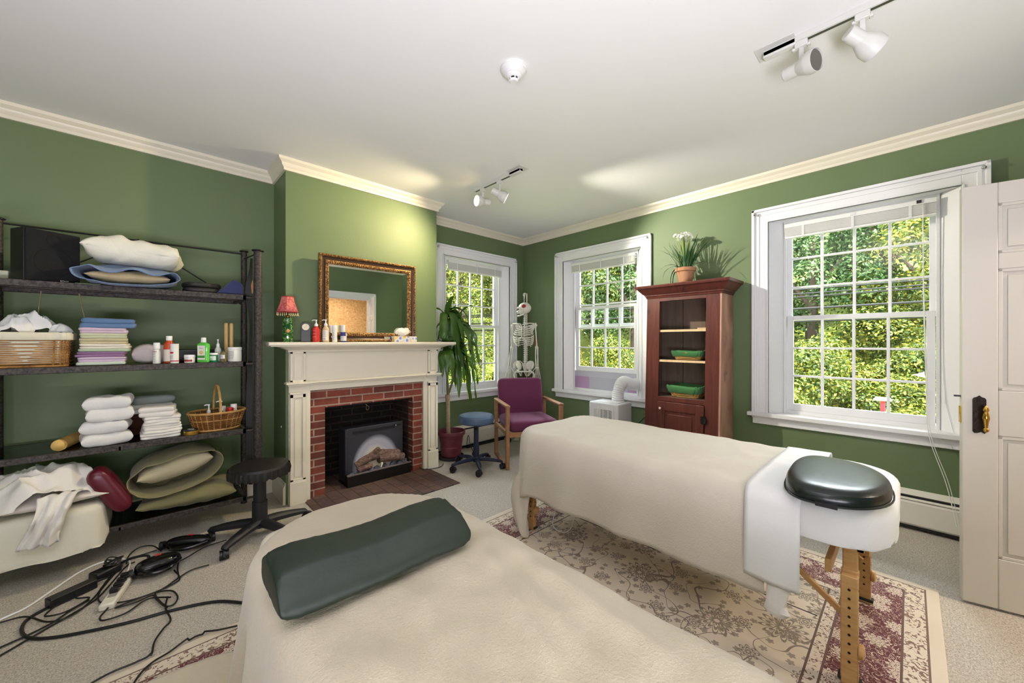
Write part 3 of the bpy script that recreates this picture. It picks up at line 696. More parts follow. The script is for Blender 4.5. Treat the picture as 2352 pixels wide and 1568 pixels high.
# ================================================================ MASSAGE TABLES
BEECH = wood('beech_wood', (184, 138, 84), (206, 164, 108), (3, 3, 18), .4)
def massage_table(label, loc, L, W, H, show=True):
    t = T('massage_table', label, 'massage table', loc)      # local: x across, y along, origin at floor centre
    t.part('top_pad', slab(W-.02, L-.02, .075, 3, .22).xf(Matrix.Translation((0, 0, H-.085))), M('cream_vinyl', (222, 214, 196), .45))
    fr = MB(); a, b = W/2-.035, L/2-.06; z = H-.115
    fr.bb(-a, a, -b, -b+.025, z-.03, z+.03).bb(-a, a, b-.025, b, z-.03, z+.03).bb(-a, -a+.025, -b, b, z-.03, z+.03).bb(a-.025, a, -b, b, z-.03, z+.03).bb(-a, a, -.03, .03, z-.03, z+.03)
    t.part('frame', fr, BEECH, bevel=.004)
    for sy in (-1, 1):
        for sx in (-1, 1):
            x = sx*(W/2-.075); y = sy*(L/2-.105)
            lo = sx*(W/2-.055); g = MB()
            g.box((x-sx*.028, y, H-.265), (.024, .044, .31))
            leg = t.part('leg', g, BEECH, bevel=.004)
            e = MB().box((x-.001*sx, y, .202), (.030, .050, .404)); e.box((x-.028*sx, y, .40), (.026, .050, .03))
            ex = t.part('leg_extension', e, BEECH, parent=leg, bevel=.004)
            h = MB()
            for k in range(9): h.cyl((x-.0165, y-.0, .09+k*.033), (x+.0155, y-.0, .09+k*.033), .0045, 8)
            for k in range(9): h.cyl((x-.001*sx, y-.0255, .09+k*.033), (x-.001*sx, y+.0255, .09+k*.033), .0045, 8)
            t.part('peg_hole', h, M('dark_hole', (30, 22, 16), .8), parent=ex, label='row of dark adjustment holes')
            t.part('leg_knob', MB().lathe([(.024, 0), (.026, .004), (.025, .012), (.016, .016), (.012, .014), (.006, .018)], 20, (x-.001*sx, y-.0255, .135), m=Matrix.Rotation(PI/2, 4, 'X')), BEECH, parent=ex)
            t.part('foot', MB().box((x-.004*sx, y, .006+.012), (.034, .066, .012)), M('rubber', (40, 40, 40), .8), parent=ex)
        for sx in (-1, 1):
            x = sx*(W/2-.075)
            t.part('brace', MB().bar((x-sx*.045, sy*(L/2-.11), .215), (x-sx*.045, sy*(L/2-.50), H-.13), .016, .022), BEECH, bevel=.003)
    t.part('crossbar', MB().box((0, -(L/2-.17), .40), (W-.2, .02, .05)).box((0, L/2-.17, .40), (W-.2, .02, .05)), BEECH, bevel=.003)
    t.part('support_cable', MB().tube([(-W/2+.08, -L/2+.2, .20), (-W/2+.08, L/2-.2, .20)], .002, 6), M('dark_cable', (60, 56, 60), .5))
    return t
massage_table('wooden-legged massage table by the windows, a green-black pad on its head end', (2.2, .96, .011), 1.82, .80, .655)
massage_table('massage table nearest the camera, hidden under cream fleece, a long green bolster on top', (.56, .62, .011), 1.98, .64, .61)
# --- table by the windows
o = solo('fleece_blanket', 'thick cream fleece draped over the windows massage table, a corner trailing to the rug', 'blanket',
     drape((2.2, .96, .41, .925, .13), .678, (1.800-.385, 2.90, .40, 2.30), .02, .055, .05, .018, 7, 4, .008, True, 9, ((1.84, .86, 2.15, .62, .012, .02), (2.2, .55, 2.5, .75, .008, .03), (1.9, 1.35, 2.5, 1.2, .006, .04))), FLEECE2, (2.2, 1.1, .25)); solidify(o, .006)
tc = MB(); vs = []; sec = [(.40, 1.815, 1.78, .05, .006), (.33, 1.80, 1.79, .075, .02), (.26, 1.785, 1.795, .082, .03), (.18, 1.775, 1.785, .066, .034), (.11, 1.765, 1.76, .050, .034), (.06, 1.76, 1.735, .036, .032), (.028, 1.762, 1.722, .030, .028), (.014, 1.765, 1.715, .012, .012)]
cs = smooth_path([(z_, x_, y_) for z_, x_, y_, a_, b_ in sec], 4); cw_ = smooth_path([(a_, b_, 0) for z_, x_, y_, a_, b_ in sec], 4); n = 32
for i, (p_, q_) in enumerate(zip(cs, cw_)):
    for k in range(n):
        a_ = 2*PI*k/n; m_ = 1+.28*math.sin(a_*4+p_[0]*9)*min(1, i/6); vs.append((p_[1]+q_[1]*math.cos(a_)*m_, p_[2]+q_[0]*math.sin(a_)*(1+.06*math.sin(a_*5+i*.3))+.010*nz((p_[0]*14, a_, 0)), max(.013, p_[0])))
tc.add(vs, [(i*n+k, i*n+(k+1) % n, (i+1)*n+(k+1) % n, (i+1)*n+k) for i in range(len(cs)-1) for k in range(n)]+[tuple(range(n)), tuple((len(cs)-1)*n+k for k in range(n-1, -1, -1))])
tc.xf(Matrix.Translation((-2.2, -1.1, -.25))); q_ = link('trailing_corner', tc, FLEECE2, sharp=80); q_.parent = o
sh = MB(); k = drape((2.2, .45, .408, .418, .17), .670, (1.80-.155, 2.76, -.125, .62), .016, .035, -.03, .006, 14, 8, .003, True, .125)
o = solo('fitted_sheet', 'white fitted sheet stretched over the head end of the table by the windows', 'sheet', k, WHITEC2, (2.2, .3, .6)); solidify(o, .003)
o = solo('pillowcase', 'white pillowcase hanging down the near side of the windows table beside the green-black pad', 'pillowcase',
     drape((2.2, .96, .425, .935, .14), .692, (1.44, 2.66, .285, .470), .016, .05, .05, .014, 11, 12, .006), WHITEC2, (2.2, .38, .5)); solidify(o, .003)
st = MB(); path = [Vector((1.765, .36, .40)), Vector((1.76, .355, .32)), Vector((1.762, .36, .26)), Vector((1.758, .358, .235)), Vector((1.755, .36, .218))]
st.tube(path, [.034, .036, .033, .044, .030], 20, flat=.45)
for v in st.v: v.x += .006*nz((v.x*30, v.y*40, v.z*14)); v.y += .005*nz((v.y*40, v.z*10, 3))
solo('sheet_tail', 'gathered end of the white sheet dangling below the pillowcase over the rug', 'sheet', st, WHITEC, (1.76, .36, .3))
# D-shaped pad
def dpad():
    prof = [(0, 0), (.93, 0), (.985, .18), (1, .45), (.975, .75), (.9, .93), (.78, 1.0), (.4, 1.04), (0, 1.05)]; n = 56; mb = MB(); vs = []
    for r, z in prof:
        for k in range(n):
            a = 2*PI*k/n; x = math.cos(a); y = math.sin(a)
            X = .275*math.copysign(abs(x)**.85, x); Y = .19*y if y < 0 else .125*abs(y)**.6
            vs.append((X*r, Y*r, z*.072))
    fs = [(i*n+k, i*n+(k+1) % n, (i+1)*n+(k+1) % n, (i+1)*n+k) for i in range(len(prof)-1) for k in range(n)]
    return mb.add(vs, fs)
t = T('headrest_pad', 'glossy green-black D-shaped vinyl pad on the head end of the windows table', 'pad', (1.975, .232, .691), .04)
t.part('cushion', dpad(), VINYLB, sub=1)
pl = [(.277*math.copysign(abs(math.cos(a))**.85, math.cos(a)), (.192*math.sin(a) if math.sin(a) < 0 else .127*abs(math.sin(a))**.6), .018) for a in [2*PI*k/48 for k in range(48)]]
t.part('piping', MB().tube(pl, .003, 6, True), VINYLB)
t.part('zip_tab', MB().bb(-.285, -.262, -.05, .01, .012, .026), BLACKP)
# --- table nearest the camera
o = solo('fleece_blanket', 'cream fleece covering the nearest massage table, its tail spreading over the rug edge', 'blanket',
     drape((.56, .62, .345, 1.0, .27), .628, (.20-.55, 1.62, -.55, 1.60+.70), .02, .05, .16, .075, 11, 2, .009, True, 9, ((.80, 1.02, .55, .42, .016, .022), (.84, .98, .76, .30, .012, .028), (.52, .92, .40, .50, .010, .03), (.74, .80, .62, .30, .008, .018), (.36, .80, .30, .50, .008, .02))), FLEECE, (.56, .8, .3)); solidify(o, .006)
def bolster():
    L = .525; mb = MB(); vs = []; R_ = 60
    prof = smooth_path([(0, -.112, .004), (0, -.120, .036), (0, -.075, .080), (0, -.050, .096), (0, .02, .106), (0, .065, .100), (0, .100, .062), (0, .105, .026), (0, .088, .001), (0, 0, 0)], 5, True); n = len(prof)
    for i in range(R_+1):
        t_ = math.sin((-1+2*i/R_)*PI/2); x = L/2*t_; s_ = .62+.38*(1-abs(t_)**12)**.5
        for k, p in enumerate(prof):
            q = .0035*nz((x*7, p.y*8, p.z*8), 1, 5)+.0016*nz((x*55, p.y*14, p.z*14), 1, 8)+(.008*nz((p.y*30, p.z*30, x*20)) if abs(t_) > .96 else 0)
            sag = -.012*math.exp(-((x+.02)/.12)**2)*(p.z/.12)
            vs.append((x, p.y*(.75+.25*s_)+q, max(0, .055+(p.z-.055)*s_+q+sag)))
    fs = [(i*n+k, i*n+(k+1) % n, (i+1)*n+(k+1) % n, (i+1)*n+k) for i in range(R_) for k in range(n)]
    fs += [tuple(range(n)), tuple(R_*n+k for k in range(n-1, -1, -1))]
    return mb.add(vs, fs)
t = T('bolster', 'long dark green vinyl bolster lying across the nearest massage table', 'bolster', (.475, 1.075, .640), math.radians(-1))
t.part('cover', bolster(), VINYLG, sharp=60)

# ================================================================ THINGS ON THE FLOOR
CB = M('cable_black', (18, 18, 18), .45)
cables = {
'thick': [(0.5, 2.14), (0.373, 2.198), (0.245, 2.338), (0.088, 2.408), (-0.058, 2.44), (-0.194, 2.491), (-0.298, 2.543), (-0.365, 2.603), (-0.401, 2.688), (-0.402, 2.78), (-0.359, 2.835), (-0.296, 2.881), (-0.222, 2.949), (-0.166, 3.05)],
'a': [(-0.65, 2.85), (-0.483, 2.831), (-0.407, 2.81), (-0.328, 2.69), (-0.256, 2.678), (-0.195, 2.785), (-0.153, 2.958), (-0.092, 3.123), (0.037, 3.158)],
'b': [(-0.6, 2.42), (-0.434, 2.544), (-0.376, 2.597), (-0.3, 2.663), (-0.227, 2.729), (-0.181, 2.784), (-0.142, 2.897), (-0.09, 3.062), (-0.056, 3.088)],
'c': [(-0.6, 2.55), (-0.445, 2.609), (-0.381, 2.635), (-0.314, 2.676), (-0.262, 2.743), (-0.21, 2.785)],
'd': [(0.103, 2.821), (0.121, 2.696), (0.064, 2.652), (-0.017, 2.636), (-0.093, 2.652), (-0.162, 2.709), (-0.181, 2.794), (-0.165, 2.895), (-0.108, 3.079)],
'e': [(0.249, 2.75), (0.173, 2.754), (0.117, 2.711), (0.047, 2.644), (-0.048, 2.63), (-0.114, 2.613), (-0.047, 2.6), (0.014, 2.615), (0.03, 2.556), (0.059, 2.465), (0.09, 2.456), (0.105, 2.511), (0.087, 2.592), (0.039, 2.629), (0.024, 2.615), (0.045, 2.512), (0.066, 2.449)],
'f': [(0.069, 2.545), (0.059, 2.445), (0.073, 2.325), (0.048, 2.277), (0.019, 2.204), (0.005, 2.109), (-0.038, 2.094), (-0.13, 2.087), (-.3, 2.0)],
'g': [(0.284, 2.052), (0.218, 2.08), (0.162, 2.116), (0.119, 2.108), (0.063, 2.069), (0.011, 2.047), (-0.025, 2.002), (-0.046, 1.925), (-.05, 1.75)],
'h': [(0.08, 2.526), (-0.001, 2.586), (-0.074, 2.524), (-0.144, 2.525), (-0.16, 2.567), (-0.136, 2.643), (-0.125, 2.762), (-0.125, 2.881)],
'i': [(0.055, 3.107), (0.018, 3.223), (-0.04, 3.251), (-0.081, 3.174), (-0.09, 3.062)],
'j': [(0.357, 2.99), (0.248, 2.976), (0.164, 2.909), (0.115, 2.878)],
'k': [(0.12, 3.013), (0.137, 2.965), (0.124, 2.886), (0.117, 2.807), (0.118, 2.699)],
'm': [(-0.343, 2.761), (-0.307, 2.848), (-0.27, 2.901), (-0.256, 2.83), (-0.21, 2.785), (-0.28, 2.72), (-0.34, 2.739), (-0.339, 2.776)],
}
labels = {'thick': 'thickest black cable, curving from under the near table to a wide loop',
 'a': 'black cord running off the left of the carpet and up to the far handheld massager', 'b': 'black cord crossing the carpet diagonally from the near left to the power strip',
 'c': 'short black cord beside the wide cable loop at the left edge of the carpet', 'd': 'black cord curling around the front of the white power strip',
 'e': 'black cord lying in a closed round loop right of the power strip', 'f': 'black cord snaking from the round loop down onto the rug corner',
 'g': 'black cord coming out from under the near table over the red rug border', 'h': 'black cord making a pointed bend in front of the power strip',
 'i': 'black cord arching over the carpet behind the nearer massager', 'j': 'black cord running from the nearer massager to the caster of the black stool',
 'k': 'black cord with a pale tag at the nose of the nearer massager', 'm': 'black cord looped in front of the long black power brick'}
for i, (k, p) in enumerate(cables.items()):
    r = .0065 if k == 'thick' else .0038; pts = smooth_path([(x, y, 0) for x, y in p], 7)
    P = []
    for j, q in enumerate(pts):
        onrug = 1 if (q.y < 2.11) else 0
        P.append((q.x, q.y, r+.001+.011*onrug+.003*i*.35+(.006 if k in 'aij' else 0)))
    if k == 'thick': nm = 'extension_cable'
    else: nm = 'black_cable'
    mid = P[len(P)//2]
    solo(nm, labels[k], 'cord', MB().tube(P, r, 8), CB, (mid[0], mid[1], 0), group='black cords on the carpet')
wp = smooth_path([(x, y, .006) for x, y in [(-.7, 2.72), (-0.49, 2.871), (-0.422, 2.916), (-0.355, 3.028), (-0.278, 3.158), (-0.2, 3.214), (-0.12, 3.19), (-0.08, 3.12), (-.08, 3.02), (-0.092, 2.93)]], 7)
solo('white_cable', 'flat white power cord curving over the carpet below the shelves', 'cord', MB().tube(wp, .005, 8), WHITEP, (-.3, 3.1, 0))
def floor_dir(a, b): return math.atan2(b[1]-a[1], b[0]-a[0])
# power strip
a, b = (-.14, 2.655), (-.08, 2.90)
t = T('power_strip', 'white power strip with a row of black plugs lying on the carpet', 'power strip', ((a[0]+b[0])/2, (a[1]+b[1])/2, 0), floor_dir(a, b))
t.part('housing', MB().bb(-.15, .15, -.028, .028, .001, .032), M('ivory_plastic', (222, 216, 200), .4), bevel=.008)
for k in range(5): t.part('socket', MB().bb(-.075+k*.045-.014, -.075+k*.045+.014, -.016, .016, .0315, .033), M('socket_grey', (150, 146, 138), .5))
for k in range(4): t.part('plug', MB().bb(-.045+k*.045-.013, -.045+k*.045+.013, -.015, .017, .033, .055).cyl((-.045+k*.045, .0, .05), (-.045+k*.045, -.03, .062), .005, 8), BLACKP, bevel=.004, label='black plug')
# power bricks
a, b = (-.335, 2.845), (-.215, 2.935)
t = T('power_brick', 'long flat black power brick on the carpet, leftmost of the cord tangle', 'power adapter', ((a[0]+b[0])/2, (a[1]+b[1])/2, 0), floor_dir((-.346, 2.842), (-.2, 2.925)))
t.part('housing', MB().bb(-.085, .085, -.026, .026, .002, .046), BLACKP, bevel=.005)
t.part('strain_relief', MB().tube([(.085, 0, .025), (.11, .0, .024), (.14, .0, .018)], [.008, .006, .004], 8), BLACKP)
t = T('power_adapter', 'chunky black adapter with bunched cord beside the white power strip', 'power adapter', (-.165, 3.03, 0), .6)
t.part('housing', MB().bb(-.06, .05, -.035, .035, .002, .045), BLACKP, bevel=.009)
c_ = MB()
for k in range(5): c_.tube([(.02+.034*math.cos(a_)+.004*k, .030*math.sin(a_), .05+.005*k+.01*math.sin(2*a_+k)) for a_ in [i*PI/10 for i in range(20)]], .0035, 6, True)
t.part('cord_bundle', c_, CB)
t.part('cord_bundle', MB().tube(smooth_path([(.05, .0, .03), (.09, -.04, .05), (.12, -.10, .055), (.11, -.14, .05)], 6), .007, 6), CB)
# handheld massagers
def massager(label, a, b, w, h, cutx):
    L = math.hypot(b[0]-a[0], b[1]-a[1]); t = T('handheld_massager', label, 'massager', ((a[0]+b[0])/2, (a[1]+b[1])/2, 0), floor_dir(a, b))
    mb = MB(); n = 28; vs = []; prof = [(-.5, .25), (-.46, .62), (-.36, .86), (-.2, 1), (0, 1.0), (.2, .93), (.36, .74), (.46, .5), (.5, .2)]
    for px_, s_ in prof:
        for k in range(n):
            q = 2*PI*k/n; vs.append((px_*L, w/2*s_*se(q, .8), .003+h/2+h/2*s_*math.copysign(abs(math.sin(q))**.8, math.sin(q))))
    for i, v in enumerate(vs): vs[i] = (v[0], v[1], max(.003, v[2]))
    fs = [(i*n+k, i*n+(k+1) % n, (i+1)*n+(k+1) % n, (i+1)*n+k) for i in range(len(prof)-1) for k in range(n)]+[tuple(range(n)), tuple((len(prof)-1)*n+k for k in range(n-1, -1, -1))]
    t.part('body', mb.add(vs, fs), M('glossy_black_plastic', (14, 14, 16), .18), sub=1)
    t.part('handle', MB().tube(smooth_path([(-.44*L, -.01, h*.6), (-.2*L, -.048-w*.25, h*.45), (.15*L, -.05-w*.25, h*.45), (.45*L, -.02, h*.5)], 5), .012, 10), M('glossy_black_plastic', (14, 14, 16), .18))
    t.part('red_stripe', MB().bar((-.12*L, -w*.30, h*.87), (.10*L, -w*.30, h*.87), .006, .003), M('red_plastic', (190, 30, 28), .4), label='red trim stripe')
    t.part('red_switch', MB().bb(-.05*L, .08*L, w*.1, w*.1+.014, h*.95, h*1.06), M('red_plastic', (190, 30, 28), .4), bevel=.003, label='red switch')
    t.part('vibrating_head', MB().cyl((-.5*L, 0, h*.5), (-.58*L, 0, h*.42), .022, 16, .026), BLACKP)
    return t
massager('black handheld massager with red switch, the one behind near the stool caster', (.075, 3.150), (.285, 3.03), .085, .07, 0)
massager('bigger black handheld massager with red stripe beside the power strip', (-.055, 2.865), (.135, 2.90), .12, .085, 0)
solo('massager_tag', 'small pale pink tag on the cord by the nearer massager', 'tag', MB().box((.126, 2.905, .035), (.012, .03, .02), .5), M('pink_tag', (226, 190, 190), .6), (.126, 2.905, .03), bevel=.003)
solo('white_disc', 'small white disc peeking out behind the far massager', 'cap', MB().lathe([(.02, 0), (.02, .03), (.012, .05), (0, .052)], 16), WHITEP, (.205, 3.14, 0), world=False)
solo('charging_cable', 'thin white cable looping on the rug under the windows table', 'cord', MB().tube(smooth_path([(2.114, 1.763, .06), (2.004, 1.691, .018), (1.977, 1.593, .016), (2.051, 1.579, .016), (2.18, 1.64, .05), (2.22, 1.64, .13)], 6), .003, 6), WHITEP, (2.0, 1.6, .011))

# ================================================================ STOOLS
def stool(label, name, loc, rz, seat_mat, base_mat, top, r, thick, ruffle, R_, legw, colr):
    t = T(name, label, 'stool', loc, rz)
    s_ = MB().lathe([(0, top-thick), (r*.93, top-thick), (r*.99, top-thick+.012), (r, top-thick*.5), (r*.985, top-.022), (r*.93, top-.006), (r*.8, top), (r*.4, top+.002), (0, top+.002)], 48)
    seat = t.part('seat', s_, seat_mat)
    if ruffle:
        n = 120; vs = []
        for z_, q in ((top-.018, 1.0), (top-.045, 1.015), (top-thick, 1.0), (top-thick-.006, .93)):
            for k in range(n):
                a_ = 2*PI*k/n; amp = .0 if z_ > top-.02 else .004
                rr_ = r*q+amp*math.sin(a_*33+math.sin(a_*5)*2)+amp*.8*nz((a_*9, z_*30, 0)); vs.append((rr_*math.cos(a_), rr_*math.sin(a_), z_+(.006*math.sin(a_*21) if z_ < top-thick+.001 else 0)))
        t.part('seat_skirt', MB().add(vs, [(i*n+k, i*n+(k+1) % n, (i+1)*n+(k+1) % n, (i+1)*n+k) for i in range(3) for k in range(n)]), seat_mat, parent=seat, label='gathered elastic skirt of the seat cover')
        t.part('cover_cord', MB().tube([(-.10, -.09, top-thick+.01), (-.12, -.11, top-thick-.03), (-.135, -.125, top-thick-.06)], .003, 6), BLACKP, parent=seat)
    else:
        t.part('piping', MB().tube([(r*.985*math.cos(a_), r*.985*math.sin(a_), top-.026) for a_ in [k*PI/24 for k in range(48)]], .0025, 6, True), seat_mat, parent=seat)
    t.part('seat_plate', MB().box((0, 0, top-thick-.006), (.16, .16, .012)), BLACKP)
    t.part('gas_lift', MB().cyl((0, 0, .12), (0, 0, top-thick), .013, 16), CHROME, label='chrome lift rod')
    t.part('column', MB().cyl((0, 0, .20), (0, 0, top-thick-.03), colr*.82, 24).cyl((0, 0, .09), (0, 0, .23), colr, 24, colr*.98), base_mat)
    if not ruffle:
        t.part('lever', MB().tube([(.02, 0, top-thick-.02), (.12, -.02, top-thick-.035), (.16, -.02, top-thick-.045)], [.004, .004, .009], 8), BLACKP)
    t.part('hub', MB().lathe([(colr*1.1, .065), (colr*1.35, .075), (colr*1.3, .105), (colr*1.05, .118)], 24), base_mat)
    for k in range(5):
        a_ = 2*PI*k/5; c_, s__ = math.cos(a_), math.sin(a_)
        pts = [(c_*q*R_, s__*q*R_, z_) for q, z_ in ((.05, .093), (.4, .092), (.75, .082), (.97, .072), (1.0, .064))]
        leg = t.part('leg', MB().tube(pts, [legw, legw*.95, legw*.8, legw*.62, legw*.5], 10, flat=.75), base_mat)
        cx_, cy_ = c_*R_*.99, s__*R_*.99; ca = a_*1.9+rz
        w1 = Vector((-math.sin(ca), math.cos(ca), 0))*.011; ctr = Vector((cx_, cy_, .0285))+Vector((math.cos(ca), math.sin(ca), 0))*.012
        cs = MB()
        for sg in (-1, 1): cs.cyl(ctr+w1*sg*.5, ctr+w1*sg*2.1, .0275, 18)
        cs.cyl(ctr-w1*1.2, ctr+w1*1.2, .006, 8); cs.cyl((cx_, cy_, .03), (cx_, cy_, .062), .006, 8)
        t.part('caster', cs, BLACKP, parent=leg)
        t.part('caster_hood', MB().tube([ctr+Vector((math.cos(b_)*math.cos(ca)*.030, math.cos(b_)*math.sin(ca)*.030, math.sin(b_)*.030)) for b_ in [i*PI/8 for i in range(9)]], .008, 8), BLACKP, parent=leg)
    return t
BLUEV = M('slate_blue_vinyl', (72, 92, 122), .38, bump=(40, .08))
stool('black round rolling stool with a gathered cloth seat cover in front of the shelves', 'rolling_stool', (.530, 2.955, 0), math.radians(222), M('black_leatherette', (24, 21, 20), .5, bump=(50, .2)), M('matt_black_plastic', (26, 26, 29), .5), .475, .173, .068, True, .285, .037, .044)
stool('slate blue round rolling stool beside the plum armchair', 'rolling_stool', (2.395, 3.03, 0), math.radians(240), BLUEV, M('blue_black_plastic', (26, 34, 60), .45), .542, .178, .085, False, .265, .027, .030)
# ================================================================ SHELVING UNIT
IRON = N('mottled_iron'); q_ = IRON.noise(70, 4, .7); IRON.l(IRON.ramp(q_, [(.35, rgb(30, 27, 26)), (.7, rgb(84, 76, 70))]), IRON.b.inputs['Base Color']); IRON.set(Roughness=.55, Metallic=.3); IRON.bump(q_, .6, .003); IRON = IRON.m
DIRON = M('dark_iron', (30, 27, 27), .5, .3, bump=(80, .2))
SX0, SX1, SY0, SY1 = -.66, .56, 3.235, 3.655
SHZ = [1.605, 1.137, .665, .185]
u = T('shelving_unit', 'dark iron shelving unit with four glass shelves against the left wall', 'shelf', (-.03, 3.44, 0))
for x, y, h, r in ((SX0+.03, SY1-.01, 1.985, .021), (SX1-.013, SY1-.01, 1.985, .021), (SX0+.03, 3.215, 1.925, .027), (SX1+.008, 3.235, 1.925, .027)):
    p = u.part('post', MB().tube([(x, y, 0), (x, y, h*.5), (x, y, h)], [r*1.05, r, r*.95], 20), IRON, world=True)
    u.part('post_cap', MB().lathe([(r*.9, h-.004), (r*1.4, h), (r*1.4, h+.006), (r*.8, h+.012), (0, h+.014)], 20, (x, y, 0)), DIRON, world=True, parent=p)
for z in SHZ:
    t_ = .036 if z > .3 else .030; x1 = SX1-.06
    m = MB().bb(SX0+.02, x1, SY0, SY0+.022, z-t_, z).bb(SX0+.02, x1, SY1-.022, SY1, z-t_, z).bb(SX0+.02, SX0+.042, SY0, SY1, z-t_, z).bb(x1-.022, x1, SY0, SY1, z-t_, z)
    if z < 1: m.bb(-.13, -.115, SY0, SY1, z-t_, z-.008)
    m.bb(SX0+.03, x1, 3.43, 3.45, z-t_+.008, z-.01)
    m.cyl((x1-.01, SY0+.01, z-t_/2), (SX1, SY0+.002, z-t_/2), .009, 8).cyl((x1-.01, SY1-.01, z-t_/2), (SX1-.01, SY1-.01, z-t_/2), .009, 8)
    f_ = u.part('shelf_frame', m, IRON, world=True, bevel=.003)
    u.part('shelf_glass', MB().bb(SX0+.03, x1-.01, SY0+.01, SY1-.01, z-.009, z-.001), SGLASS, world=True, parent=f_)
u.part('top_rail', MB().cyl((SX0+.03, SY1-.01, 1.965), (SX1+.005, SY1-.02, 1.965), .006, 10), DIRON, world=True)
u.part('side_rail', MB().cyl((SX1-.013, SY1-.01, 1.93), (SX1+.008, 3.235, 1.91), .005, 8), DIRON, world=True)
for a, b in (((-.05, SY1-.01, 1.965), (SX1-.02, SY1-.01, 1.56)), ((-.05, SY1-.01, 1.965), (SX0+.03, SY1-.01, 1.56)), ((SX1-.01, SY1-.02, .64), (SX1+.005, 3.25, .20))):
    u.part('brace_rod', MB().cyl(a, b, .004, 8), DIRON, world=True)
u.part('screw', MB().ell((-.05, SY1-.018, 1.967), .009, 10, 8), DIRON, world=True)
m = MB(); pts = [(1.88, .004, .012), (1.80, .010, .020), (1.70, .032, .028), (1.60, .040, .026), (1.50, .018, .018), (1.40, .008, .014), (1.2, .016, .020), (.9, .030, .030), (.6, .032, .032), (.3, .030, .030), (.24, .012, .02)]
vs = []
for z, wd, o_ in pts:
    y = 3.245+o_*.3; x = SX1+.006
    vs += [(x-.028-wd*.9, y+.06, z), (x-.020, y+.045, z), (x-.020+.004, y+.055, z), (x-.028-wd*.9+.004, y+.068, z)]
n = len(pts); fs = [(i*4+k, i*4+(k+1) % 4, (i+1)*4+(k+1) % 4, (i+1)*4+k) for i in range(n-1) for k in range(4)]
solo('leather_strap', 'long black leather strap hanging between the two right posts of the shelving unit', 'strap', m.add(vs, fs+[(0, 1, 2, 3), tuple((n-1)*4+k for k in (3, 2, 1, 0))]), M('black_leather', (20, 18, 17), .5), (.54, 3.29, 1.0))
solo('tan_patch', 'small tan leather tab caught beside the strap on the right shelf post', 'tab', MB().prism([(.533, 1.68), (.541, 1.72), (.548, 1.68), (.546, 1.63), (.538, 1.62)], 3.268, 3.274, 'y'), M('tan_leather', (168, 118, 72), .6), (.54, 3.27, 1.65))
for x0, x1 in ((-.452, -.463), (-.305, -.272)):
    solo('hanging_cord', 'thin straw-coloured cord hanging under the top shelf, %s one above the big basket' % ('left' if x0 < -.4 else 'right'), 'cord', MB().tube([(x0, 3.5, 1.57), ((x0+x1)/2-.002, 3.49, 1.47), (x1, 3.47, 1.38)], [.0035, .003, .0025], 6), M('straw_cord', (150, 138, 96), .7), (x0, 3.5, 1.57), group='cords above the big basket')

# ---- top shelf
t = T('loudspeaker', 'large matt black loudspeaker standing on the top shelf', 'speaker', (-.475, 3.245, SHZ[0]), math.radians(30))
t.part('cabinet', MB().bb(0, .22, .012, .13, 0, .285), M('matt_black_vinyl', (12, 12, 12), .5), bevel=.003)
GRL = M('speaker_grille_cloth', (10, 10, 10), .9, bump=(220, .4))
t.part('grille', MB().bb(.004, .216, 0, .012, .004, .281), GRL, bevel=.003)
t.part('woofer_ring', MB().tube([(.11+.075*math.cos(a), -.0005, .115+.075*math.sin(a)) for a in [k*PI/20 for k in range(40)]], .002, 6, True), GRL)
t.part('tweeter_ring', MB().tube([(.11+.028*math.cos(a), -.0005, .235+.028*math.sin(a)) for a in [k*PI/12 for k in range(24)]], .002, 6, True), GRL)
t.text('badge', 'SONY', .013, WHITEP, (.15, -.001, .008), (PI/2, 0, 0))
solo('white_box', 'small off-white box at the left end of the top shelf behind the loudspeaker', 'box', MB().bb(-.64, -.552, 3.40, 3.50, SHZ[0], SHZ[0]+.058), M('ivory_card', (206, 206, 180), .6), (-.6, 3.45, SHZ[0]), bevel=.004)
def sack(lx, ly, h, seed=0, mouth=.8, droop=.5):
    """pillowcase with an open mouth towards -y, bottom at z=0"""
    mb = MB(); n = 56; R_ = 16; vs = []
    for i in range(R_+1):
        v = i/R_; y = ly/2-v*ly; a = min(1, (v*3.2))**.5; fl = 1+.10*max(0, v-.7)*3
        for k in range(n):
            q = 2*PI*k/n; cx_, cz_ = math.cos(q), math.sin(q)
            tz = h/2*(a if a > .1 else .1)*(mouth if v > .9 else 1)
            x = lx/2*(.55+.45*a)*fl*math.copysign(abs(cx_)**.85, cx_); z = tz*math.copysign(abs(cz_)**.9, cz_)
            if v > .55 and cz_ > 0: z -= (v-.55)*1.0*h*(.35+.65*abs(math.sin(x*17+seed*2)))*droop*(1-abs(cx_)**3)
            w_ = .009*nz((x*10, y*10, cz_*2), 1, seed)+.004*nz((x*30, y*20, cz_*2), 1, seed)
            yy = y+(.03*cz_*v)+.02*nz((x*6, cz_, 0), 1, seed)*v-(.028*abs(cx_)**3*v*-1)
            vs.append((x+w_, yy, h/2+z+w_))
    fs = [(i*n+k, i*n+(k+1) % n, (i+1)*n+(k+1) % n, (i+1)*n+k) for i in range(R_) for k in range(n)]+[tuple(range(n))]
    for i, v in enumerate(vs): vs[i] = (v[0], v[1], max(.001, v[2]))
    return mb.add(vs, fs)
DENIM = cloth('light_denim', (118, 142, 176), (98, 122, 158), .85, 7, .35); TANC = cloth('tan_cotton', (196, 176, 136))
t = T('pillow_in_denim_case', 'tan pillow in a light blue denim pillowcase with its mouth open, on the top shelf', 'pillow', (-.075, 3.40, SHZ[0]+.001), math.radians(-3))
o = t.part('denim_case', sack(.43, .40, .150, 3, .95, 1.0), DENIM, sub=1); solidify(o, .004, -1)
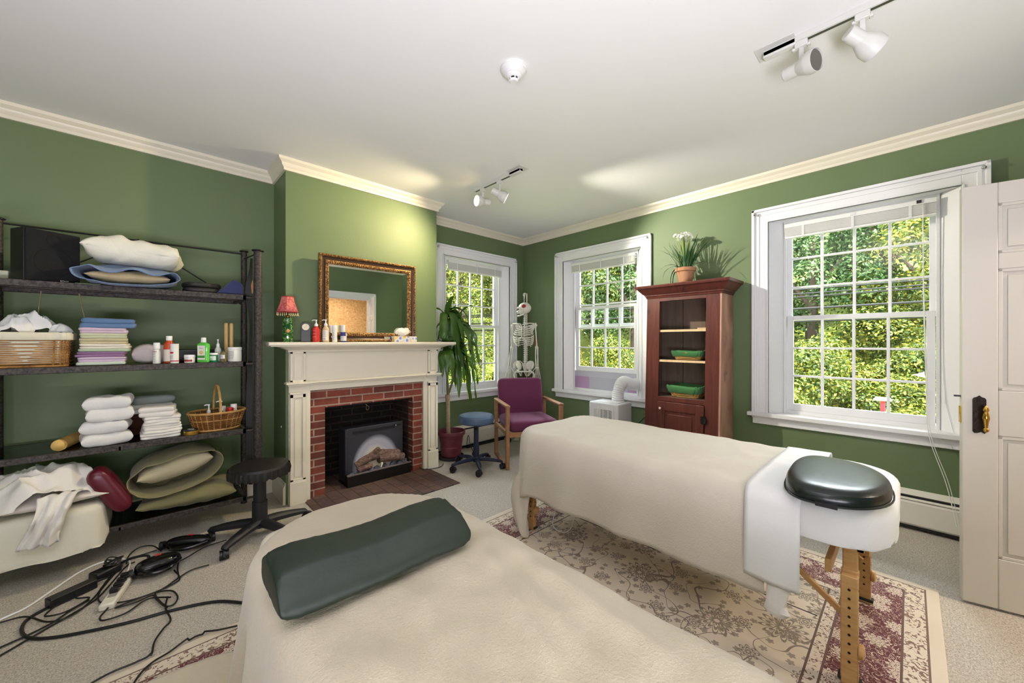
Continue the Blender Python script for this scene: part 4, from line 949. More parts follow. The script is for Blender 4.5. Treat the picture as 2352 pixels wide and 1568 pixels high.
hem = t.part('inner_pillow', pillow(.37, .36, .085, 5, .014).xf(Matrix.Translation((0, .03, .02))), TANC, label='tan pillow showing in the mouth')
t2 = solo('pillow', 'plump ivory white pillow lying on the blue denim one on the top shelf', 'pillow', pillow(.43, .36, .155, 11, .020, 48, 6, .03).xf(Matrix.Rotation(math.radians(3.0), 4, 'Y')), cloth('ivory_satin', (236, 233, 214), None, .5, 5, .4), (-.055, 3.425, SHZ[0]+.148), math.radians(-6), world=False, sharp=80)
FOAMB = M('black_foam', (34, 31, 30), .6, bump=(40, .15))
for k, (rz, lab) in enumerate(((0, 'lower'), (.25, 'upper'))):
    solo('foam_pad', 'flat rounded black pad on the top shelf, %s of the stacked pair beside the pillows' % lab, 'pad', slab(.20, .18, .034, 20+k, .6, 40, 8, .001), FOAMB, (.265, 3.37, SHZ[0]+.0005+k*.035), rz, world=False, group='black pads on the top shelf')
w_ = MB().prism([(.34, 0), (.40, .062), (.438, .108), (.455, .100), (.485, .085), (.498, .06), (.497, 0)], 3.28, 3.42, 'y')
solo('navy_cushion', 'navy blue fabric wedge cushion at the right end of the top shelf', 'cushion', w_.xf(Matrix.Translation((-.006, 0, SHZ[0]+.001))), cloth('navy_fabric', (54, 62, 104), (44, 50, 88), .9, 30, .3), (.43, 3.35, SHZ[0]), bevel=.012, seg=3)
solo('metal_tray_edge', 'thin silver tray edge poking out beneath the denim pillow', 'tray', MB().bb(-.30, -.20, 3.26, 3.40, SHZ[0]+.0005, SHZ[0]+.004), CHROME, (-.25, 3.33, SHZ[0]))

# ---- second shelf
WICK = M('honey_wicker', (182, 132, 66), .4, var=(25, (120, 78, 34), .9))
WICKD = M('brown_wicker', (74, 48, 30), .5, var=(25, (48, 30, 20), .9))
WICKL = M('pale_wicker', (196, 156, 92), .45, var=(25, (160, 116, 60), .8))
def basket_shape(lx, ly, e, z, h, spread):
    s_ = 1+spread*(z/h-.0)
    return lambda a: (lx/2*s_*se(a, e), ly/2*s_*se(a-PI/2, e))
def woven(mb, lx, ly, e, h, rows, stakes, r, spread, z0=.004, gap=None, amp=None):
    amp = amp or r*1.1
    for j in range(rows):
        z = z0+(h-z0)*(j+.5)/rows
        if gap and gap[0] < z < gap[1]: continue
        f_ = basket_shape(lx, ly, e, z, h, spread); pts = []; m_ = stakes*4
        for k in range(m_):
            a = 2*PI*k/m_; x, y = f_(a); L = math.hypot(x, y); w_ = amp*math.cos(a*stakes+(PI if j % 2 else 0)); pts.append((x*(1+w_/L), y*(1+w_/L), z))
        mb.tube(pts, r, 5, True)
def stakes_(mb, lx, ly, e, h, n, r, spread):
    for k in range(n):
        a = 2*PI*(k+.5)/n; pts = []
        for z in (.004, h*.5, h): x, y = basket_shape(lx, ly, e, z, h, spread)(a); pts.append((x, y, z))
        mb.tube(pts, r, 5)
def rim(mb, lx, ly, e, z, h, spread, r, n=64, twist=0):
    f_ = basket_shape(lx, ly, e, z, h, spread); mb.tube([(*f_(2*PI*k/n), z) for k in range(n)], r, 8, True)
def crumple(lx, ly, h, seed, n=34, fr=9):
    mb = MB(); vs = []
    for i in range(n+1):
        for j in range(n+1):
            u_ = -1+2*i/n; v_ = -1+2*j/n; d_ = max(0, 1-(abs(u_)**3+abs(v_)**3)/1.3)
            x = lx/2*u_; y = ly/2*v_
            rd = 1-abs(nz((x*fr, y*fr, 0), 1, seed))*1.7; rd += .5*(1-abs(nz((x*fr*2.1, y*fr*2, 2), 1, seed))*2)-.3
            z = h*(d_**.5)*(.45+.55*max(0, rd)); vs.append((x+.02*nz((x*15, y*15, 4), 1, seed), y+.02*nz((x*15, y*15, 9), 1, seed), z))
    return mb.add(vs, [(i*(n+1)+j, (i+1)*(n+1)+j, (i+1)*(n+1)+j+1, i*(n+1)+j+1) for i in range(n) for j in range(n)])
t = T('wicker_basket', 'large rectangular honey wicker basket with a cream cloth liner on the second shelf', 'basket', (-.475, 3.40, SHZ[1]))
m = MB(); woven(m, .285, .27, .22, .150, 15, 20, .0032, .06, amp=.0055); 
stakes_(m, .285, .27, .22, .150, 20, .0035, .06); t.part('weave', m, WICK)
m = MB(); rim(m, .285, .27, .22, .004, .15, .06, .006); rim(m, .29, .275, .22, .152, .15, .06, .006); t.part('rim', m, WICK)
t.part('base', slab(.27, .255, .006, 1, .22).xf(Matrix.Translation((0, 0, .001))), WICKD)
ln = MB(); n = 72; vs = []
for z_, s_ in ((.02, .90), (.15, .98), (.185, 1.0), (.190, 1.03), (.180, 1.075), (.150, 1.085), (.148, 1.07)):
    for k in range(n):
        a = 2*PI*k/n; x, y = basket_shape(.30, .285, .22, .15, .15, .06)(a); q = .003*math.sin(a*17)+.003*nz((a*4, z_*20, 0)); vs.append((x*s_*.96+q, y*s_*.96+q, z_+.3*q))
ln.add(vs, [(i*n+k, i*n+(k+1) % n, (i+1)*n+(k+1) % n, (i+1)*n+k) for i in range(6) for k in range(n)])
o = t.part('liner', ln, cloth('cream_liner', (222, 216, 192)), sharp=70, label='cream cloth liner folded over the rim')
WCLO = cloth('sheer_white', (240, 240, 240), (214, 214, 206), .8, 6, .2)
for i, (x, y, l, h, s_, lab) in enumerate(((-.53, 3.38, .15, .13, 3, 'leftmost'), (-.455, 3.42, .17, .16, 8, 'middle'), (-.36, 3.39, .09, .10, 14, 'rightmost'))):
    solo('white_cloth', 'crumpled white cloth heaped in the large wicker basket, %s bunch' % lab, 'cloth', crumple(l, .17, h, s_), WCLO, (x, y, SHZ[1]+.155), world=False, sharp=50, group='white cloths in the large basket')
seq = [((200, 212, 190), .018, .205, 0, 'mint green sheet at the very bottom of the stack'), ((206, 184, 204), .030, .20, .002, 'pale lilac folded sheet second from the bottom of the stack'),
 ((150, 112, 150), .030, .205, -.004, 'purple folded sheet just under the thin mint one in the stack'), ((180, 196, 166), .018, .21, .012, 'thin mint folded sheet below the white one in the stack'),
 ((232, 224, 206), .028, .205, .010, 'creamy white folded sheet in the middle of the stack'), ((198, 188, 150), .032, .20, .004, 'khaki beige folded sheet in the stack'),
 ((196, 200, 168), .032, .195, 0, 'pale sage folded sheet with a puckered edge in the stack'), ((208, 184, 200), .032, .20, .004, 'pink-lilac folded sheet just under the blue cloth'),
 ((92, 122, 160), .052, .235, .022, 'denim blue folded cloth topping the stack of sheets')]
z = SHZ[1]+.001
for i, (c_, h, lx, dx, lab) in enumerate(seq):
    solo('folded_sheet', lab+' on the second shelf', 'sheet', folded(lx, .22, h*.98, 1 if h < .025 else 2, 40+i, .007 if i < 8 else .016), cloth('sheet_%d_%d_%d' % c_, c_, None, .9, 12, .25), (-.195+dx, 3.385+.004*(i % 3), z), math.radians(random.uniform(-3, 3)), world=False, group='folded sheets on the second shelf', sharp=60); z += h
solo('linen_bag', 'pinkish white bundled pouch lying between the sheets and the bottles', 'bag', pillow(.19, .15, .115, 33, .012, 26, 4, .03), cloth('pinkish_linen', (206, 192, 186), (176, 168, 170), .8, 8, .3), (.015, 3.44, SHZ[1]+.001), .05, world=False, sharp=80)
solo('black_case', 'flat black case lying behind the jars on the second shelf', 'case', MB().bb(.12, .44, 3.50, 3.58, SHZ[1]+.001, SHZ[1]+.085), BLACKP, (.28, 3.54, SHZ[1]), bevel=.006)
def bottle(name, label, cat, loc, r, h, body, cap, ch, cr=.5, lab=None, labc=None, shape='round', sx=1, texts=(), pump=False, rz=-.75, spray=False, cn='cap'):
    """small bottle; h total height, ch cap height; front label towards local -y"""
    t = T(name, label, cat, loc, rz); hb = h-ch
    if shape == 'jar': prof = [(0, 0), (r*.96, 0), (r, .004), (r, hb-.002), (r*.97, hb), (0, hb)]
    else: prof = [(0, 0), (r*.93, 0), (r, .004), (r, hb*.74), (r*.93, hb*.84), (r*.62, hb*.93), (r*cr, hb*.97), (r*cr*.9, hb), (0, hb)]
    t.part('body', MB().lathe(prof, 28, sx=sx), body, sharp=40)
    if pump or spray:
        nk = MB().lathe([(r*.5, hb), (r*.52, hb+.002), (r*.5, hb+.016), (r*.25, hb+.022), (r*.18, hb+.026), (r*.16, h-.008), (r*.30, h-.008), (r*.30, h), (0, h)], 18)
        p = t.part('pump', nk, cap)
        if pump: t.part('nozzle', MB().tube([(0, 0, h-.004), (-r*.7, -.002, h-.003), (-r*1.15, -.004, h-.007)], [.0045, .004, .003], 8), cap, parent=p)
    else:
        k = 1.0 if shape == 'jar' else cr
        t.part(cn, MB().lathe([(r*k*1.04, hb-.001), (r*k*1.06, hb+.002), (r*k*1.02, h-.002), (r*k*.95, h), (0, h)], 28, sx=sx if shape == 'jar' else 1), cap)
    if lab:
        z0, z1 = lab; n = 15; vs = []
        for i in range(n):
            a = -PI/2-1.15+2.3*i/(n-1)
            for z_ in (z0, z1): vs.append(((r+.0006)*math.cos(a)*sx, (r+.0006)*math.sin(a), z_))
        t.part('label_panel', MB().add(vs, [(2*i, 2*i+2, 2*i+3, 2*i+1) for i in range(n-1)]), labc)
    for body_, size, m_, z_ in texts: t.text('lettering', body_, size, m_, (0, -r-.0012, z_))
    return t
BLK = M('print_black', (40, 40, 44), .6); REDP = M('print_red', (190, 36, 44), .5); GRY = M('print_grey', (120, 124, 130), .6); BLUP = M('print_blue', (48, 60, 150), .5); GRNP = M('print_green', (70, 140, 60), .5)
WP2 = M('satin_white_plastic', (228, 226, 216), .4)
def lines(t, r, z0, z1, n, w_, mat, name='small_print'):
    m = MB()
    for k in range(n):
        z_ = z0+(z1-z0)*k/max(1, n-1); ww = w_*(.7+.3*random.random()); m.bb(-ww/2, ww/2, -r-.0014, -r-.0008, z_, z_+.0016)
    t.part(name, m, mat)
Z1 = SHZ[1]+.0005
b = bottle('white_bottle', 'slim white bottle with red print in front of the pinkish pouch', 'bottle', (.038, 3.285, Z1), .0185, .132, WP2, WHITEP, .036, .85)
lines(b, .0185, .015, .075, 7, .022, GRY); b.text('lettering', 'CO', .013, REDP, (.008, -.0195, .072))
b = bottle('amber_bottle', 'orange lotion bottle with white cap standing behind the red-logo bottle', 'bottle', (.098, 3.33, Z1), .028, .175, M('orange_lotion', (188, 72, 30), .3), WHITEP, .028, .55, (.012, .088), M('cream_label', (226, 214, 200), .5))
b = bottle('white_bottle', 'white bottle with a red logo in front of the orange one', 'bottle', (.122, 3.272, Z1), .0215, .125, WP2, WP2, .004, .98, shape='jar')
b.part('logo', MB().ell((0, 0, 0), (.012, .0022, .006), 20, 8).xf(Matrix.Translation((0, -.0212, .068))), REDP); b.part('red_band', MB().lathe([(.0219, .012), (.0219, .018)], 28), REDP); lines(b, .0215, .03, .05, 4, .022, GRY)
b = bottle('small_jar', 'small white jar with a red band, between the logo bottle and green soap', 'jar', (.197, 3.285, Z1), .028, .052, WP2, WHITEP, .016, 1, (.008, .020), M('dark_red_band', (150, 44, 50), .5), 'jar'); lines(b, .028, .024, .033, 2, .03, GRY)
# green soap bottle (flat, shouldered)
t = T('green_soap_bottle', 'bright green soap bottle with white cap and flower label', 'bottle', (.268, 3.28, Z1), -.75)
GSO = M('green_liquid_soap', (96, 196, 72), .25, Coat_Weight=.3)
gb = MB(); n = 36; vs = []; pr = [(.88, 0), (.98, .004), (1.0, .02), (.93, .055), (.97, .09), (1.02, .108), (.95, .122), (.6, .130), (.36, .133), (.34, .137)]
for s_, z_ in pr:
    for k in range(n): a = 2*PI*k/n; vs.append((.0375*s_*se(a, .6), .019*(s_ if s_ > .4 else s_*1.7)*se(a-PI/2, .7), z_))
gb.add(vs, [(i*n+k, i*n+(k+1) % n, (i+1)*n+(k+1) % n, (i+1)*n+k) for i in range(len(pr)-1) for k in range(n)]+[tuple(range(n-1, -1, -1)), tuple((len(pr)-1)*n+k for k in range(n))])
t.part('body', gb, GSO); t.part('cap', MB().lathe([(.0145, .134), (.015, .137), (.014, .163), (.012, .166), (0, .166)], 24), WHITEP)
t.part('label_panel', MB().bb(-.024, .024, -.0205, -.0185, .018, .112), WP2); t.part('green_band', MB().bb(-.024, .024, -.0212, -.0203, .030, .046), GRNP)
t.part('script_print', MB().tube(smooth_path([(-.012, -.0208, .090), (-.008, -.0208, .100), (-.004, -.0208, .091), (.0, -.0208, .096), (.004, -.0208, .091), (.007, -.0208, .097), (.012, -.0208, .092)], 4), .0008, 5), BLUP)
fl = MB(); [fl.ell((.008*math.cos(a), -.0208, .066+.007*math.sin(a)), (.0052, .001, .0045), 8, 5) for a in [k*PI/3 for k in range(6)]]
t.part('flower_print', fl, M('print_yellow', (214, 182, 84), .5))
b = bottle('small_jar', 'small green jar with a white lid beside the green soap bottle', 'jar', (.322, 3.272, Z1), .0225, .062, M('green_glass', (20, 132, 84), .15, Transmission_Weight=.3), WHITEP, .012, 1, (.012, .042), M('pale_green_label', (206, 222, 206), .5), 'jar'); lines(b, .0225, .016, .022, 2, .025, BLK)
b = bottle('spray_bottle', 'clear spray bottle with a white nozzle behind the small green jar', 'bottle', (.350, 3.325, Z1), .019, .155, M('frosted_plastic', (200, 202, 190), .3), WHITEP, .05, .6, spray=True)
b = bottle('oil_bottle', 'tiny clear oil bottle with a paper label left of the white tub', 'bottle', (.373, 3.272, Z1), .0175, .085, M('clear_oil', (176, 168, 120), .1, Transmission_Weight=.7), BLACKP, .012, .5, (.022, .048), M('paper_label', (218, 216, 210), .6)); lines(b, .0175, .03, .042, 3, .02, BLUP)
b = bottle('white_tub', 'white plastic tub with fine print at the right end of the second shelf', 'tub', (.440, 3.285, Z1), .040, .100, WP2, WHITEP, .016, 1, None, None, 'jar'); lines(b, .040, .018, .070, 9, .045, GRY)
for x, y, lab in ((.409, 3.44, 'left'), (.441, 3.45, 'right')):
    solo('wooden_stick', 'tall round wooden stick behind the white tub, the %s of the two' % lab, 'stick', MB().lathe([(0, 0), (.012, 0), (.0125, .26), (.010, .272), (0, .276)], 16), wood('stick_wood', (190, 152, 92), (214, 180, 122), (30, 30, 4)), (x, y, Z1), world=False, group='wooden sticks on the second shelf')

# ---- third shelf
Z2 = SHZ[2]+.0005
t = T('rolled_mat', 'tan rolled tube lying front to back at the left of the third shelf', 'roll', (-.36, 3.30, Z2))
a, b_ = Vector((0, -.02, .033)), Vector((.075, .28, .033))
t.part('roll', MB().tube([a.lerp(b_, i/10) for i in range(11)], .032, 24), wood('amber_roll', (150, 112, 50), (196, 160, 86), (4, 14, 4), .5))
t.part('end_tip', MB().lathe([(.031, 0), (.024, .008), (.008, .014), (0, .016)], 24, a, m=Matrix.Rotation(PI/2, 4, 'X') @ Matrix.Rotation(.24, 4, 'Y')), M('amber_wax', (206, 170, 96), .5))
z = Z2
names = ('bottom', 'third', 'second', 'top')
for i in range(4):
    h = .072
    solo('white_cushion', 'small white cotton cushion, %s in the stack on the third shelf' % ('bottom' if i == 0 else 'second from the bottom' if i == 1 else 'third from the bottom' if i == 2 else 'topmost'), 'cushion',
         pillow(.200+.012*(i == 0), .19, h*1.04, 60+i, .010, 30, 9, .025), WHITEC2, (-.172+(-.012, -.008, .004, .002)[i], 3.345, z), math.radians((8, -5, 4, -3)[i]), world=False, sharp=80, group='white cushions on the third shelf'); z += h-.002
z = Z2
for i in range(5):
    h = .034 if i < 4 else .060
    solo('folded_white_sheet', 'folded white sheet, %s of the pile beside the small oval basket' % ('lowest', 'second lowest', 'middle one', 'second highest', 'thick slanting top one')[i], 'sheet', folded(.19-.004*i, .19, h*1.02, 2, 80+i, .010), WHITEC, (.058+(0, .004, .006, .008, -.004)[i], 3.36, z), math.radians((0, 3, -2, 4, -8)[i]), world=False, sharp=60, group='folded white sheets on the third shelf'); z += h
t = T('dark_wicker_basket', 'small dark wicker basket behind the folded white sheets', 'basket', (-.02, 3.545, Z2))
m = MB(); woven(m, .20, .12, .3, .13, 16, 18, .0032, .05); stakes_(m, .20, .12, .3, .13, 18, .003, .05); t.part('weave', m, M('dark_red_wicker', (84, 44, 32), .5))
solo('white_cloth', 'white cloth lying on top of the dark wicker basket', 'cloth', folded(.25, .14, .055, 2, 95), WHITEC, (.0, 3.545, Z2+.137), world=False, sharp=60)
cg = N('clear_container'); tr_ = cg.n('ShaderNodeBsdfTransparent'); tr_.inputs[0].default_value = (.8, .83, .82, 1); gl_ = cg.n('ShaderNodeBsdfDiffuse'); gl_.inputs[0].default_value = rgb(190, 196, 196); mx = cg.n('ShaderNodeMixShader'); mx.inputs[0].default_value = .35
cg.l(tr_.outputs[0], mx.inputs[1]); cg.l(gl_.outputs[0], mx.inputs[2]); cg.l(mx.outputs[0], cg.out.inputs[0]); CLEAR = cg.m
solo('clear_container', 'clear plastic container on the cloth behind the folded white sheets', 'container', slab(.22, .12, .052, 97, .4).xf(Matrix.Translation((.025, 3.55, Z2+.194))), CLEAR, (.02, 3.55, Z2+.194))
t = T('oval_basket', 'oval wicker basket with an arched handle holding bottles, on the third shelf', 'basket', (.350, 3.375, Z2), math.radians(4))
m = MB(); woven(m, .25, .20, .95, .120, 18, 22, .0030, .28, gap=(.068, .076)); t.part('weave', m, M('brown_gold_wicker', (142, 92, 44), .45, var=(25, (92, 56, 26), .9)))
m = MB(); stakes_(m, .25, .20, .95, .120, 26, .0032, .28); rim(m, .25, .20, .95, .072, .12, .28, .0036); t.part('stake', m, WICKL)
m = MB(); rim(m, .25, .20, .95, .122, .12, .28, .008); rim(m, .25, .20, .95, .006, .12, .28, .007); t.part('rim', m, WICKL)
t.part('base', MB().lathe([(0, .002), (.115, .002), (.115, .008), (0, .008)], 36, sy=.8), WICKD)
hp = [(0, .115*math.cos(a), .12+.185*math.sin(a)) for a in [PI*k/20 for k in range(21)]]
m = MB().tube(hp, .0075, 8)
for k in range(2): m.tube([(p[0]+.006*math.cos(i*1.3+k*PI), p[1], p[2]+.006*math.sin(i*1.3+k*PI)) for i, p in enumerate(smooth_path(hp, 2))], .0032, 6)
t.part('handle', m, WICKL, label='twisted pale wicker handle')
bx, by, bz = .350, 3.375, Z2+.009
bottle('pump_bottle', 'dark grey pump bottle with white head in the oval basket', 'bottle', (bx+.02, by-.02, bz), .024, .185, M('grey_liquid', (86, 88, 98), .25), WHITEP, .07, .5, pump=True, rz=-.3)
bottle('pump_bottle', 'pale pump bottle behind the handle of the oval basket', 'bottle', (bx-.045, by+.005, bz), .022, .165, M('frosted_plastic', (200, 202, 190), .3), WHITEP, .06, .5, pump=True, rz=-.1)
bottle('red_capped_jar', 'red capped jar in the oval basket', 'jar', (bx+.072, by-.015, bz), .020, .130, WP2, M('red_plastic', (190, 30, 28), .4), .03, 1, shape='jar')
bottle('white_bottle', 'plain white bottle at the right end of the oval basket', 'bottle', (bx+.098, by+.02, bz), .019, .150, WP2, WHITEP, .03, 1.0, shape='jar')
bottle('white_bottle', 'small white bottle half hidden by the pump bottle in the oval basket', 'bottle', (bx+.035, by+.035, bz), .018, .140, WP2, WHITEP, .03, .9, shape='jar')
t = T('round_tin', 'shallow round gold tin with a black lid in front of the oval basket', 'tin', (.203, 3.272, Z2), -.75)
t.part('tin', MB().lathe([(0, 0), (.036, 0), (.038, .003), (.038, .024), (.036, .026), (0, .026)], 36), M('gold_tin', (196, 156, 70), .3, .8))
t.part('lid', MB().lathe([(.037, .0262), (.038, .028), (.036, .033), (0, .034)], 36), BLACKS); t.part('lid_print', MB().tube(smooth_path([(-.018, -.006, .0345), (-.012, .008, .0345), (-.006, -.004, .0345), (.0, .004, .0345), (.006, -.004, .0345), (.018, .003, .0345)], 4), .0012, 5), WHITEP)

# ---- bottom shelf
Z3 = SHZ[3]+.0005
BED = cloth('cream_bedding', (226, 222, 204), (212, 207, 188), .85, 5, .3)
o = solo('folded_mattress', 'thick folded mattress pad under the white bedding on the bottom shelf', 'mattress', slab(.42, .45, .17, 101, .2, 44, 10, .004), BED, (-.405, 3.375, Z3), world=False)
o = solo('draped_sheet', 'cream sheet draped over the folded mattress, its lower edge hanging below the bottom shelf', 'sheet', drape((-.415, 3.375, .232, .245, .06), Z3+.176, (-.72, .0, 2.88, 3.60), .016, .03, .04, .016, 9, 31, .006, False, .235), BED, (-.41, 3.2, .3)); solidify(o, .003)
solo('pillow', 'flat white pillow on the draped sheet of the bottom shelf', 'pillow', pillow(.40, .40, .085, 103, .014, 34), cloth('pinkish_white', (232, 222, 212)), (-.38, 3.345, Z3+.186), .1, world=False, sharp=80)
o = solo('crumpled_sheet', 'crumpled white sheet heaped on the pillow of the bottom shelf', 'sheet', crumple(.40, .40, .16, 107, 50, 5.5), WHITEC, (-.42, 3.33, Z3+.235), .3, world=False, sharp=70)
tl = MB(); w0 = []; n = 16
for i in range(22):
    v_ = i/21; y = 3.16-.11*min(1, v_*2.2); z_ = .46-.23*max(0, v_-.15)*1.15; cxx = -.335-.07*v_
    for k in range(n+1):
        u_ = -1+2*k/n; w0.append((cxx+u_*(.075-.02*math.sin(v_*3)+.012*nz((v_*4, u_, 3))), y-.02*math.cos(u_*7+v_*3)*min(1, v_*3)-.014*nz((u_*3, v_*5, 1)), z_+.012*nz((u_*3, v_*3, 0))))
tl.add(w0, [(i*(n+1)+k, i*(n+1)+k+1, (i+1)*(n+1)+k+1, (i+1)*(n+1)+k) for i in range(21) for k in range(n)])
o = solo('pillowcase', 'loose white pillowcase corner tumbling down the front of the bedding pile', 'pillowcase', tl, WHITEC, (-.36, 3.1, .35), sharp=70); solidify(o, .004)
m = slab(.16, .29, .10, 111, .34, 44, 12, .003)
R_ = Matrix.Rotation(math.radians(62), 4, 'Y') @ Matrix.Rotation(PI/2, 4, 'Z')
solo('burgundy_bolster', 'glossy burgundy vinyl cushion tilted on the bottom shelf between white and olive bedding', 'cushion', m.xf(Matrix.Translation((-.160, 3.25, .412)) @ R_ @ Matrix.Translation((0, 0, -.052))), M('burgundy_vinyl', (92, 18, 36), .3, bump=(12, .1)), (-.16, 3.25, .4), sharp=80)
OLV = cloth('olive_cotton', (142, 136, 94), (120, 114, 76), .85, 6, .4)
solo('pillow', 'lower crumpled olive pillow lying flat on the bottom shelf', 'pillow', pillow(.50, .40, .125, 121, .022, 40), OLV, (.205, 3.425, Z3), -.08, world=False, sharp=80)
t = T('pillow_in_olive_case', 'big cream pillow in an open olive pillowcase on the bottom shelf', 'pillow', (.155, 3.43, Z3+.135), math.radians(2))
k = sack(.44, .36, .24, 9, 1.0, .35).xf(Matrix.Rotation(math.radians(-11), 4, 'Y'))
o = t.part('olive_case', k, OLV, sub=1); solidify(o, .004, -1)
t.part('inner_pillow', pillow(.38, .32, .15, 125, .014).xf(Matrix.Translation((0, .01, .06))).xf(Matrix.Rotation(math.radians(-11), 4, 'Y')), cloth('pale_khaki', (192, 182, 150)), label='cream pillow showing in the mouth')
# wall fittings beside the shelving
t = T('wall_outlet', 'small white outlet plate low on the dark green wall behind the stool', 'outlet', (.665, YF-.001, .565))
t.part('plate', MB().bb(-.014, .014, -.006, 0, -.045, .045), WHITEP, bevel=.003); t.part('slot', MB().bb(-.005, .005, -.008, -.006, -.02, .02), BLACKP)
solo('wall_hook', 'small round white cap on the side of the chimney breast', 'cap', MB().ell((.774, 3.50, .59), (.004, .008, .009), 12, 8), WHITEP, (.774, 3.5, .59))
# ================================================================ ON THE MANTEL
ZM = 1.2725
t = T('table_lamp', 'small lamp with a green painted glass base and fringed pink shade on the mantel', 'lamp', (.770, 3.285, ZM), .2)
GG = N('painted_green_glass'); vf = GG.noise(20, 2, .5, None, 2.0); vv = GG.math('LESS_THAN', GG.math('ABSOLUTE', GG.math('SUBTRACT', vf, .5)), .02)
GG.l(GG.mix(vv, rgb(14, 74, 30), rgb(150, 190, 90)), GG.b.inputs['Base Color']); GG.set(Roughness=.08, Coat_Weight=.6); GG = GG.m
t.part('base', MB().lathe([(0, 0), (.034, 0), (.035, .004), (.035, .175), (.032, .184), (.018, .192), (0, .192)], 32), GG)
t.part('flower_decal', MB().ell((-.012, -.033, .085), (.013, .003, .014), 14, 8), M('peach_paint', (214, 140, 96), .5), label='painted peach flower')
t.part('neck', MB().lathe([(.010, .19), (.012, .20), (.008, .206), (.006, .25)], 16), BRASS)
PINK = N('pink_silk'); pf = PINK.noise(40, 3, .6, None, 1.5); PINK.l(PINK.mix(PINK.ramp(pf, [(.5, (0, 0, 0, 1)), (.56, (1, 1, 1, 1))]), rgb(206, 112, 104), rgb(176, 74, 74)), PINK.b.inputs['Base Color']); PINK.set(Roughness=.7); PINK = PINK.m
n = 6; vs = []; pr = [(.078, .228), (.066, .26), (.053, .295), (.046, .325), (.043, .345)]
for r, z in pr:
    for k in range(n): a = 2*PI*k/n; vs.append((r*math.cos(a), r*math.sin(a), z))
shd = t.part('lamp_shade', MB().add(vs, [(i*n+k, i*n+(k+1) % n, (i+1)*n+(k+1) % n, (i+1)*n+k) for i in range(4) for k in range(n)]), PINK, sharp=25); solidify(shd, .002)
DRED = M('dark_red_trim', (158, 48, 50), .6)
m = MB()
for r, z in ((.079, .228), (.0435, .345)): m.tube([(r*math.cos(2*PI*k/n), r*math.sin(2*PI*k/n), z) for k in range(n)], .0035, 6, True)
for k in range(n): m.tube([(r*math.cos(2*PI*k/n), r*math.sin(2*PI*k/n), z) for r, z in pr], .0012, 5)
t.part('shade_trim', m, DRED, parent=shd)
m = MB()
for k in range(n):
    for j in range(5):
        a0, a1 = 2*PI*k/n, 2*PI*(k+1)/n; q = j/5; x = .078*(math.cos(a0)*(1-q)+math.cos(a1)*q); y = .078*(math.sin(a0)*(1-q)+math.sin(a1)*q)
        m.cyl((x, y, .226), (x, y, .212), .001, 5).ell((x, y, .207), (.0032, .0032, .006), 8, 6)
t.part('bead_fringe', m, M('pearl_beads', (222, 206, 150), .3), parent=shd)
t = T('clock', 'small dark grey arched clock with a cream dial on the mantel', 'clock', (.893, 3.28, ZM), -.25)
poly = [(-.034, 0), (-.033, .06), (-.034, .125)]+[(.034*math.cos(a), .125+.030*math.sin(a)) for a in [PI-PI*k/14 for k in range(1, 14)]]+[(.034, .125), (.033, .06), (.034, 0)]
t.part('case', MB().prism(poly, -.012, .012, 'y'), M('charcoal_plastic', (62, 60, 66), .45), bevel=.003)
t.part('dial', MB().cyl((0, -.0125, .118), (0, -.015, .118), .026, 32), M('cream_dial', (226, 216, 192), .5)); t.part('bezel', MB().tube([(.0265*math.cos(a), -.014, .118+.0265*math.sin(a)) for a in [k*PI/16 for k in range(32)]], .002, 6, True), M('charcoal_plastic', (62, 60, 66), .45))
t.part('hand', MB().bar((0, -.0158, .118), (.006, -.0158, .134), .0015, .001).bar((0, -.0158, .118), (-.012, -.0158, .112), .0015, .001), BLK)
b = bottle('pump_bottle', 'red labelled pump bottle on the mantel, beside the clock', 'bottle', (.968, 3.275, ZM), .027, .178, M('red_lotion', (196, 52, 44), .3), WHITEP, .052, .5, (.018, .112), M('red_label', (206, 46, 38), .45), pump=True); lines(b, .027, .04, .09, 3, .026, M('print_pale', (236, 190, 180), .6))
b = bottle('pump_bottle', 'beige pump bottle with a white label on the mantel', 'bottle', (1.038, 3.268, ZM), .025, .182, M('beige_lotion', (206, 180, 140), .3), WHITEP, .052, .5, (.014, .095), WP2, pump=True); lines(b, .025, .045, .085, 5, .026, GRY); lines(b, .025, .02, .03, 3, .02, BLK)
bottle('white_bottle', 'slim white bottle behind the beige pump bottle against the mirror frame', 'bottle', (1.095, 3.315, ZM), .015, .138, WP2, WHITEP, .03, .9, shape='jar')
b = bottle('white_bottle', 'white cylinder bottle with dark vertical print in front of the mirror', 'bottle', (1.105, 3.262, ZM), .0195, .138, WP2, WHITEP, .034, 1.0, shape='jar'); lines(b, .0195, .02, .075, 8, .012, BLK)
b = bottle('blue_bottle', 'small white and deep blue bottle in front of the mirror', 'bottle', (1.178, 3.268, ZM), .024, .142, WP2, WHITEP, .055, .5, (.050, .082), M('cobalt_label', (42, 38, 120), .4)); lines(b, .024, .018, .042, 4, .03, BLUP)
b.part('dark_base', MB().lathe([(.0245, .0), (.0245, .010)], 28), M('cobalt_label', (42, 38, 120), .4))
t = T('tissue_box', 'blue and yellow flowered tissue box with a tissue pulled up, on the mantel', 'tissue box', (1.725, 3.285, ZM), 0)
TB = N('flowered_card'); vo = TB.n('ShaderNodeTexVoronoi'); vo.inputs['Scale'].default_value = 26; TB.l(TB.co(), vo.inputs['Vector']); h_ = TB.n('ShaderNodeHueSaturation')
TB.l(TB.ramp(vo.outputs['Distance'], [(.32, rgb(120, 140, 206)), (.4, rgb(206, 208, 224)), (.62, rgb(224, 220, 210)), (.74, rgb(224, 192, 116))]), TB.b.inputs['Base Color']); TB = TB.m
